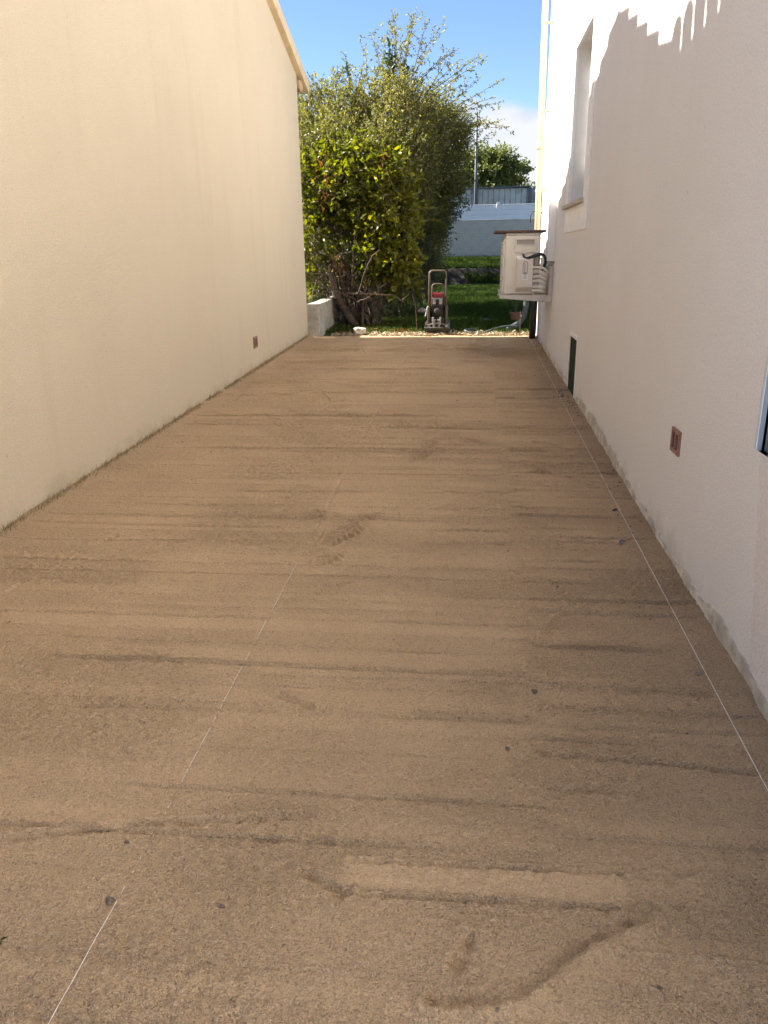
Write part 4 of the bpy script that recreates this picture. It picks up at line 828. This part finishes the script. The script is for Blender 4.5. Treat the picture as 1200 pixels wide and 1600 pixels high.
build_hedge('hedge_and_shade_side', (-1.25, 17.0, gz(17.0)), [(-1.28, 16.6, 2.2, 0.45, 0.8, 1.25), (-1.10, 17.9, 2.1, 0.55, 1.2, 1.35), (-0.80, 18.0, 2.9, 0.62, 1.0, 0.85), (-1.2, 16.9, 1.3, 0.45, 0.9, 0.75), (-1.5, 15.9, 2.5, 0.5, 0.6, 1.0), (-2.5, 16.0, 1.3, 0.9, 0.4, 1.2), (-3.3, 15.8, 1.6, 0.6, 0.5, 1.4), (-1.7, 16.0, 1.0, 0.6, 0.4, 0.8)], 4200,
            'dark green hedge and shade side of the tall shrub, coloured darker, behind the plate compactor', 12)  # darker leaves paint the silverberry's shade side; the rest is dark hedge
build_hedge('shading_hedge', (-2.2, 22.5, gz(22.5)), [(-2.3, 20.0, 2.2, 0.9, 1.2, 1.7), (-2.3, 22.0, 2.2, 0.9, 1.3, 1.8), (-2.2, 24.2, 2.3, 0.9, 1.3, 1.7), (-2.2, 26.4, 2.7, 0.9, 1.4, 1.6), (-3.6, 18.0, 2.2, 0.8, 1.4, 1.8)], 2600,
            'mostly hidden leafy hedge added left of the far garden to shade it', 9, (0.06, 0.10))  # mostly hidden; added to keep the sun off the far lawn and bank
def build_tree(name, base, h0, ells, n, label, leaf, group=None, per=9, trunk_r=0.16):
    T = thing(name, base, label, 'tree', group); P, Nn = in_ellipsoids(ells, n, 0.35); L = rng.uniform(0.4, 0.9, n); D = unit(Nn+np.array([0, 0, 0.35])+rng.normal(size=(n, 3))*0.5); paths = curve_paths(P-D*L[:, None]*0.7, D, L, 4, 0.03)
    lp, ld = leaves_on(paths, per, 0.0, 1.0); k = len(lp); ll = rng.uniform(*leaf, k); leaves_mesh('crown', lp, ld, ll, ll*0.55, rng.beta(2, 2, k), M['fartree'], T, base)
    e = np.array(ells); c = np.array([(base[0], base[1], base[2]-0.1)]); m = MB(); top = e[:, :3].mean(0)
    m.tube([base, (base[0]*.7+top[0]*.3, base[1], base[2]+(top[2]-base[2])*.45), top], [trunk_r, trunk_r*.8, trunk_r*.4], 8); tr = m.build('trunk', M['bark'], T, smooth=True)
    m = MB()
    for q in e:
        m.tube([(base[0]*.7+top[0]*.3, base[1], base[2]+(top[2]-base[2])*.45), tuple(q[:3]*.6+top*.4-np.array([0, 0, .2])), tuple(q[:3]+np.array([0, 0, q[5]*.5]))], [trunk_r*.5, trunk_r*.35, trunk_r*.12], 6)
    m.build('limbs', M['bark'], T, smooth=True); return T
build_tree('garden_tree', (0.6, 49, 1.4), 2, [(0.7, 49, 6.1, 1.5, 1.3, 1.1), (2.1, 49, 6.2, 0.8, 0.8, 0.6), (1.6, 49, 6.9, 0.85, 0.9, 0.75), (-0.6, 49, 5.8, 1.4, 1.2, 1.2), (1.7, 49, 5.6, 0.8, 0.8, 0.7), (0.4, 48.6, 5.0, 1.6, 1.0, 0.7), (0.5, 49, 6.9, 0.9, 0.9, 0.6)], 1500, 'round crowned green tree behind the grey shed', (0.11, 0.19), None, 12)
build_tree('garden_tree', (2.45, 50, 1.4), 2, [(2.5, 50, 5.7, 0.55, 0.5, 0.4), (3.05, 50, 6.25, 0.45, 0.4, 0.28), (2.75, 50, 6.5, 0.4, 0.4, 0.25), (2.95, 50, 5.75, 0.35, 0.35, 0.22), (2.2, 50, 5.4, 0.45, 0.4, 0.4)], 170, 'small thin tree with a bare stem just right of the round tree', (0.12, 0.2), None, 9, 0.07)
build_tree('garden_tree', (4.1, 62, 1.4), 2, [(4.1, 62, 5.9, 0.7, 0.6, 0.5), (4.9, 62, 5.6, 0.7, 0.6, 0.5)], 110, 'distant treetop peeking over the shed roof by the rain pipe', (0.14, 0.24), None, 9, 0.1)

# --- lawn, straw, litter
def grass(name, n, xr, yr, hr, seedmask, mat, zf, parent=None, lean=0.5, wmul=1.0):
    P = np.stack([rng.uniform(*xr, n), rng.uniform(*yr, n), np.zeros(n)], 1); P = P[seedmask(P)]; n = len(P); P[:, 2] = zf(P[:, 1])
    h = rng.uniform(*hr, n)*(0.6+0.8*rng.random(n)); a = rng.uniform(0, 2*math.pi, n); ln = rng.normal(0, lean, (n, 2)); w = rng.uniform(0.004, 0.008, n)*wmul
    s = np.stack([np.cos(a), np.sin(a), np.zeros(n)], 1)*w[:, None]; tip = np.stack([ln[:, 0]*h, ln[:, 1]*h, h], 1); mid = np.stack([ln[:, 0]*h*.3, ln[:, 1]*h*.3, h*.6], 1)
    V = np.stack([P-s, P+s, P+mid+s*.7, P+mid-s*.7, P+tip], 1).reshape(-1, 3); b = np.arange(n)[:, None]*5; F = np.concatenate([b+[0, 1, 2], b+[0, 2, 3], b+[3, 2, 4]], 1).reshape(-1, 3)
    return np_mesh(name, V, F, mat, parent, tint=np.repeat(np.clip(rng.beta(2, 2.6, n), 0, 1), 3))
def lawn_z(y): return SL*y-0.004
def m_front(P): return (vnoise(P[:, 0], P[:, 1], 1.7, 1.7, 201, 3) > -0.10-0.10*(P[:, 1] > 13.5)) & (P[:, 1] > 13.14+0.25*vnoise(P[:, 0], P[:, 1]*0, 3, 1, 207, 2))
o = grass('grass', 70000, (-2.5, 1.6), (12.9, 19.0), (0.03, 0.07), m_front, M['grass'], lawn_z); stuff(o); tag(o, 'shaded green lawn between the sand edge and the far bank', 'grass')
o2 = grass('grass', 60000, (-2.2, 2.0), (19.0, 24.95), (0.04, 0.075), lambda P: P[:, 0] > -3, M['grass'], lawn_z, wmul=1.2); stuff(o2); tag(o2, 'darker lawn at the foot of the bank', 'grass')
def bank_z(y): return np.where(y < 25.6, 1.10, 1.12+(y-25.6)*(0.28/2.6))
o3 = grass('grass', 40000, (-2.2, 2.2), (25.3, 28.1), (0.06, 0.15), lambda P: P[:, 0] > -3, M['grass'], bank_z, wmul=1.4); stuff(o3); tag(o3, 'grass on top of the bank below the grey block wall', 'grass')
def bank_face():
    xs = np.linspace(-4, 5, 130); zs = np.linspace(0, 1, 12); X, T_ = np.meshgrid(xs, zs); Y = 25.02+0.28*T_+0.10*vnoise(X, T_, 2.4, 3, 301, 3)-0.06; Z = SL*25-0.05+T_*0.56+0.05*vnoise(X, T_, 3, 3, 305, 2)
    V = np.stack([X.ravel(), Y.ravel(), Z.ravel()], 1); I = np.arange(X.size).reshape(X.shape); F = np.stack([I[:-1, :-1].ravel(), I[:-1, 1:].ravel(), I[1:, 1:].ravel(), I[1:, :-1].ravel()], 1)
    struct(np_mesh('soil_bank', V, F, M['soil'], smooth=True))
bank_face()
o4 = grass('grass', 7000, (-3, 3.2), (25.0, 25.25), (0.05, 0.16), lambda P: vnoise(P[:, 0], P[:, 1], 2, 2, 311, 2) > -0.08, M['grass'], lambda y: 0.70+(y-25)*1.2, wmul=2); stuff(o4); tag(o4, 'sparse weeds on the dark soil bank', 'weeds')
# pale straw and crushed stone where the sand stops
def straw():
    n = 5200; P = np.stack([rng.uniform(-2.3, 1.0, n), 12.85+np.abs(rng.normal(0, 0.19, n)), np.zeros(n)], 1); P = P[vnoise(P[:, 0], P[:, 1], 2.6, 5, 401, 3) > -0.14]; n = len(P)
    P[:, 2] = SL*P[:, 1]+rng.uniform(-0.006, 0.014, n); D = unit(np.stack([rng.normal(size=n), rng.normal(size=n)*.6, rng.normal(0, .22, n)], 1)); ll = rng.uniform(0.02, 0.10, n)
    o = leaves_mesh('straw_litter', P, D, ll, rng.uniform(0.006, 0.03, n), rng.random(n), M['straw'], None, (0, 0, 0)); stuff(o); tag(o, 'pale straw and stone chips along the sunlit end of the sand', 'litter')
straw()
def shrub_litter():
    n = 1500; P = np.stack([rng.normal(-1.7, 0.45, n), rng.uniform(13.1, 15.2, n), np.zeros(n)], 1); P[:, 2] = SL*P[:, 1]+rng.uniform(0, 0.03, n)
    o = leaves_mesh('fallen_leaves', P, unit(np.stack([rng.normal(size=n), rng.normal(size=n), rng.normal(0, .3, n)], 1)), rng.uniform(0.03, 0.08, n), rng.uniform(0.012, 0.03, n), rng.random(n), M['dryleaf'], None, (0, 0, 0), True); stuff(o); tag(o, 'brown fallen leaves on the soil under the broad leaved shrub', 'leaf litter')
shrub_litter()
# moss and dry weeds in the joint of the left wall
def wall_weeds():
    n = 5200; P = np.stack([XL+np.abs(rng.normal(0, 0.028, n)), rng.uniform(2.0, 12.6, n), np.zeros(n)], 1); P = P[vnoise(P[:, 0]*0, P[:, 1], 1, 1.6, 501, 3)+0.25*np.exp(-((P[:, 1]-5.4)/0.5)**2) > -0.16]; n = len(P); P[:, 2] = SL*P[:, 1]+0.03
    h = rng.uniform(0.010, 0.045, n)*(0.5+1.2*rng.random(n)**2); a = rng.uniform(0, 6.28, n); s = np.stack([np.cos(a), np.sin(a), np.zeros(n)], 1)*0.0022; tip = np.stack([np.abs(rng.normal(0, .4, n))*h, rng.normal(0, .6, n)*h, h], 1)
    V = np.stack([P-s, P+s, P+tip], 1).reshape(-1, 3); F = (np.arange(n)[:, None]*3+[0, 1, 2]); t = np.clip(rng.beta(2, 1.5, n)+0.15, 0, 1)
    o = np_mesh('wall_weeds', V, F, M['moss'], tint=t); stuff(o); tag(o, 'dry weeds and moss in the joint at the foot of the left wall', 'weeds')
wall_weeds()

# ------------------------------------------------------------------ far end of the garden
def build_block_wall():
    T = thing('block_wall', (0, 28, 1.3), 'grey concrete block wall below the white fence at the garden end', 'wall')
    m = MB(); m.box(-5.0, 6.0, 28.02, 28.18, 1.0, 2.62); m.build('mortar_core', M['mortar'], T)
    first = None; V0 = MB(); V0.box(-0.247, 0.247, -0.004, 0.10, 0.004, 0.197)
    for r in range(7):
        x = -4.75+(0.25 if r % 2 else 0)
        while x < 5.6:
            if first is None: first = mesh_obj('block', V0.V, V0.F, M['block_grey'], T); o = first
            else: o = first.copy(); link(o, T)
            o.location = Vector((x, 28.006+random.uniform(-.004, .004), 1.23+r*0.2))-T.location; x += 0.5
    m = MB(); m.box(-5.0, 6.0, 27.985, 28.21, 2.625, 2.66); m.build('coping', M['block_grey'], T, bevel=0.006)
build_block_wall()
def build_white_fence():
    T = thing('panel_fence', (0.8, 28.1, 2.66), 'white panel fence on top of the grey block wall', 'fence')
    posts = [-3.06, -1.11, 0.84, 2.79, 4.74]
    for px in posts:
        m = MB(); m.box(px-0.055, px+0.055, 28.04, 28.15, 2.655, 3.165); p = m.build('post', M['fence_white'], T, bevel=0.006)
        m = MB(); m.prism([(px-0.062, 3.166), (px+0.062, 3.166), (px+0.04, 3.20), (px-0.04, 3.20)], 'y', 28.033, 28.157); m.build('cap', M['fence_white'], p, bevel=0.004)
    for a, b in zip(posts[:-1], posts[1:]):
        for i in range(3):
            z = 2.664+i*0.148; m = MB(); m.box(a+0.053, b-0.053, 28.075+0.002*i, 28.112, z, z+0.144); m.build('board', M['fence_white'], T, bevel=0.008)
        m = MB(); m.box(a+0.053, b-0.053, 28.062, 28.125, 3.108, 3.135); m.build('top_rail', M['fence_white'], T, bevel=0.004)
build_white_fence()
def build_shed():
    T = thing('shed', (1.5, 41, 1.4), 'low grey corrugated shed behind the white fence', 'shed')
    m = MB(); m.box(-1.4, 2.62, 40.06, 43, 1.3, 4.50); m.build('wall', M['shed'], T)
    x = -1.4
    while x < 2.5:
        m = MB(); m.box(x+0.006, min(x+0.255, 2.6), 40.0, 40.05, 1.3, 4.46+0.006*(x+1.4)); m.build('cladding_sheet', M['shed'], T, bevel=0.02); x += 0.262
    m = MB(); m.add([(-1.5, 39.9, 4.47), (2.7, 39.9, 4.53), (2.7, 43.2, 4.6), (-1.5, 43.2, 4.6), (-1.5, 39.9, 4.53), (2.7, 39.9, 4.59), (2.7, 43.2, 4.66), (-1.5, 43.2, 4.66)], [(0, 3, 2, 1), (4, 5, 6, 7), (0, 1, 5, 4), (1, 2, 6, 5), (2, 3, 7, 6), (3, 0, 4, 7)]); m.build('roof', M['shed_dark'], T)
    m = MB(); m.box(2.60, 2.74, 39.92, 40.06, 1.3, 4.52); m.build('corner_post', M['shed_dark'], T)
    m = MB(); m.box(-0.02, 0.22, 39.9, 40.0, 1.3, 4.44); m.build('downpipe', M['shed_dark'], T)
    g = MB(); g.prism([(2.62, 1.3), (4.6, 1.3), (4.6, 4.2), (3.0, 4.62), (2.62, 4.55)], 'y', 41.5, 44); g.build('lean_to', M['shed'], T)
build_shed()
m = MB(); m.tube([(0.09, 38, 1.38), (0.085, 38, 4.8), (0.075, 38, 7.5)], [0.09, 0.06, 0.045], 10); po = m.build('pole', M['pole'], smooth=True); tag(po, 'thin dark metal pole rising in front of the grey shed', 'pole')

# ------------------------------------------------------------------ garden-edge things
def rock(name, c, r, mat, label, cat, seed, squash=(1, 1, 0.7), group=None):
    import bmesh
    bm = bmesh.new(); bmesh.ops.create_icosphere(bm, subdivisions=2, radius=1.0); rr = random.Random(seed); ph = [rr.uniform(0, 6.28) for _ in range(6)]
    for v in bm.verts:
        p = v.co; f = 1+0.22*math.sin(3*p.x+ph[0])+0.18*math.sin(4*p.y+ph[1])+0.16*math.sin(5*p.z+ph[2])+rr.uniform(-0.07, 0.07); v.co = Vector((p.x*f*squash[0]*r, p.y*f*squash[1]*r, p.z*f*squash[2]*r))
    me = bpy.data.meshes.new(name); bm.to_mesh(me); bm.free(); me.materials.append(mat); o = link(bpy.data.objects.new(name, me)); o.location = c; o.rotation_euler = (0, 0, rr.uniform(0, 6)); return tag(o, label, cat, group)
rock('stone', (-1.83, 13.02, gz(13)+0.06), 0.10, M['stone'], 'pale rough stone at the edge of the grass below the shrub', 'stone', 5, (1.1, 0.8, 0.75))
rock('stone', (-0.98, 16.2, gz(16.2)+0.07), 0.12, M['stone'], 'small pale stone in the grass left of the plate compactor', 'stone', 8, (1.1, 0.8, 0.6))
def low_wall():
    T = thing('low_wall', (-2.56, 12.8, 0.3), 'short weathered concrete wall stub at the corner of the left house', 'low wall')
    m = MB(); x0, x1, y0, y1, zt = -2.68, -2.475, 12.73, 15.3, 0.845
    m.box(x0, x1, y0, 13.70, 0.2, zt); m.build('wall_section', M['concrete'], T, bevel=0.012)
    m = MB(); m.box(x0+0.005, x1-0.006, 13.712, y1, 0.2, zt+0.008); m.build('wall_section', M['concrete'], T, bevel=0.012)
low_wall()
def flower_pot():
    c = (0.82, 14.9, gz(14.9)); T = thing('flower_pot', c, 'terracotta flower pot standing on the grass below the air conditioner', 'flower pot')
    m = MB(); m.lathe([(0.075, 0), (0.10, 0.12), (0.108, 0.13), (0.112, 0.165), (0.098, 0.165), (0.092, 0.13)], c, 20); m.build('pot', M['terracotta'], T, smooth=False)
    m = MB(); m.lathe([(0.09, 0.12), (0.09, 0.135)], c, 16); m.build('potting_soil', M['soil'], T)
    sp = curve_paths(np.tile(np.array(c)+[0, 0, 0.13], (5, 1)), np.array([(0.1, 0, 1), (-0.1, 0, 1), (0.0, 0.1, 1), (0.2, 0, 1), (-0.2, 0.1, 1)]), np.array([.4, .5, .35, .3, .3]), 5, 0.01); twigs_mesh('stalks', sp, 0.005, 0.002, M['hose'], T, c, 4)
flower_pot()
def smooth_pts(P, k=5):
    Q = []
    for j in range(len(P)-1):
        a = [Vector(P[max(j-1, 0)]), Vector(P[j]), Vector(P[j+1]), Vector(P[min(j+2, len(P)-1)])]
        for t in np.linspace(0, 1, k+1)[:-1]: Q.append(0.5*((2*a[1])+(a[2]-a[0])*t+(2*a[0]-5*a[1]+4*a[2]-a[3])*t*t+(3*a[1]-a[0]-3*a[2]+a[3])*t**3))
    Q.append(Vector(P[-1])); return Q
def gp(x, y, dz=0.0): return (x, y, gz(y)+dz)
m = MB(); m.tube(smooth_pts([gp(0.92, 13.55, 0.75), gp(0.91, 13.55, 0.35), gp(0.84, 13.5, 0.16), gp(0.72, 13.4, 0.08), gp(0.60, 13.35, 0.05)]), 0.05, 12); tag(m.build('drain_hose', M['hose'], smooth=True), 'thick grey green corrugated hose bending out from the house corner', 'hose')
m = MB(); m.tube(smooth_pts([gp(0.80, 13.3, 0.09), gp(0.55, 13.15, 0.11), gp(0.34, 13.05, 0.07), gp(0.18, 13.0, 0.02), gp(0.02, 12.98, 0.03), gp(-0.1, 13.05, 0.06), gp(0.0, 13.2, 0.06), gp(0.12, 13.2, 0.04)]), 0.014, 8); tag(m.build('garden_hose', M['hose'], smooth=True), 'thin garden hose lying in the grass at the right end of the sand', 'hose')
m = MB(); m.tube([gp(0.80, 12.98, 0.0), gp(0.797, 12.98, 0.20), gp(0.795, 12.98, 0.37)], 0.005, 6); tag(m.build('iron_stake', M['rust']), 'thin rusty iron stake standing below the air conditioner', 'stake')
m = MB(); m.tube([gp(-0.88, 12.95, 0.0), gp(-0.89, 12.95, 0.25), gp(-0.91, 12.95, 0.5), gp(-0.96, 12.95, 0.66)], 0.004, 6); tag(m.build('iron_stake', M['rust']), 'thin bent rusty stake left of the plate compactor', 'stake')

# ------------------------------------------------------------------ string lines over the sand
def string_line(label, f, r=0.0012):
    m = MB(); pts = [f(y) for y in np.concatenate([np.linspace(0.2, 4, 60), np.linspace(4.15, 12.6, 60)])]; m.tube(pts, r, 6); return tag(m.build('string_line', M['string']), label, 'string', 'mason strings over the sand')
string_line('taut white string stretched above the sand near the right wall', lambda y: (0.905-0.004*(y-2)/10, y, gz(y)+0.022+0.006*((y-6)/6)**2))
def left_z(y):
    k = min(max((y-0.9)/0.6, 0), 1); return (1-k)*(gz(y)+0.020)+k*(sz(-0.872, y)+(0.0012 if 1.9 < y < 3.6 else -0.0006))
string_line('white string half sunk in the left part of the sand', lambda y: (-0.872, y, left_z(y)), 0.0008)

# ------------------------------------------------------------------ small litter on the sand
def on(x, y, dz=0.0): return (x, y, sz(x, y)+dz)
rock('clod', on(-0.888, 1.462, 0.004), 0.011, M['stone_dark'], 'dark clod on the left string in the foreground sand', 'clod', 31, (0.9, 1.4, 0.8))
rock('clod', on(-0.93, 1.66, 0.002), 0.007, M['stone_dark'], 'small dark clod just beyond the clod on the left string', 'clod', 32, (1.2, 0.8, 0.6))
rock('clod', on(0.262, 2.52, 0.003), 0.011, M['stone_dark'], 'dark clod at the ridge in the middle of the sand', 'clod', 33, (1.2, 0.9, 0.7))
rock('clod', on(-0.60, 1.47, 0.001), 0.008, M['stone_dark'], 'dark clod on a furrow right of the left string', 'clod', 34, (0.6, 1.6, 0.6))
rock('clod', on(0.15, 2.165, 0.003), 0.007, M['stone_dark'], 'small round dark clod on a furrow near the middle', 'clod', 35)
rock('clod', on(0.45, 1.345, 0.002), 0.006, M['stone_dark'], 'tiny dark clod below the curved scrape in the foreground', 'clod', 36)
rock('clod', on(0.885, 4.52, 0.004), 0.013, M['stone_dark'], 'dark clod beside the right wall near the air brick', 'clod', 37, (1.2, 0.8, 0.6))
def pebbles():
    V = []; F = []; n = 230; base = [(1, 0, 0), (0, 1, 0), (-1, 0, 0), (0, -1, 0), (0, 0, .8), (0, 0, -.6)]; fc = [(0, 1, 4), (1, 2, 4), (2, 3, 4), (3, 0, 4), (1, 0, 5), (2, 1, 5), (3, 2, 5), (0, 3, 5)]
    x = rng.uniform(XL+.05, XR-.03, n); y = rng.uniform(0.9, 12.3, n); y[:130] = rng.uniform(4.0, 12.2, 130); x[:130] = XR-0.03-np.abs(rng.normal(0, .10, 130)); y[130:170] = rng.uniform(7.4, 8.2, 40); x[130:170] = rng.uniform(0.9, 1.03, 40)
    z = SL*y+sand_height(x[None], y[None])[0]
    for i in range(n):
        r = random.uniform(0.0018, 0.0045)*(1+0.14*y[i]); a = random.uniform(0, 6.28); b = len(V); sx = random.uniform(.7, 1.6)
        for p in base: V.append((x[i]+r*(p[0]*math.cos(a)*sx-p[1]*math.sin(a)), y[i]+r*(p[0]*math.sin(a)*sx+p[1]*math.cos(a)), z[i]+r*.3+p[2]*r))
        F += [tuple(b+k for k in f) for f in fc]
    o = mesh_obj('crumbs', V, F, M['crumb']); stuff(o); tag(o, 'dark crumbs and grit scattered over the sand, thickest along the right wall', 'grit')
pebbles()
def dead_leaf():
    c = on(0.868, 2.672, 0.006); o = leaves_mesh('dead_leaf', np.array([c]), np.array([unit(np.array([0.8, 0.5, 0.12]))]), np.array([0.05]), np.array([0.016]), np.array([0.5]), M['leaf_dead'], None, (0, 0, 0), True, 0.1); tag(o, 'curled dry leaf lying under the right string', 'leaf')
dead_leaf()
def snail():
    c = on(0.833, 3.98, 0.008); T = thing('snail_shell', c, 'dark snail shell lying left of the right string', 'snail shell'); m = MB(); P = []; R_ = []
    for i in range(34):
        a = i*0.42; r = 0.013*math.exp(-0.09*a)*1.0; P.append((c[0]+r*math.cos(a), c[1]+r*0.5*math.sin(a)-0.0006*a, c[2]+0.008+r*math.sin(a)*0.9)); R_.append(max(0.0012, r*0.55))
    m.tube(P, R_, 8); m.build('whorl', M['snail'], T, smooth=True)
snail()
def sprig():
    base = on(-1.115, 1.325); T = thing('weed_sprig', base, 'tiny green weed sprouting at the left edge of the foreground sand', 'weed'); n = 14; P = np.array(base)+rng.normal(size=(n, 3))*np.array([.010, .012, .002])
    leaves_mesh('leaves', P, unit(rng.normal(size=(n, 3))*.6+np.array([0, 0, .7])), rng.uniform(.012, .026, n), rng.uniform(.004, .008, n), rng.random(n), M['grass'], T, base, True)
sprig()
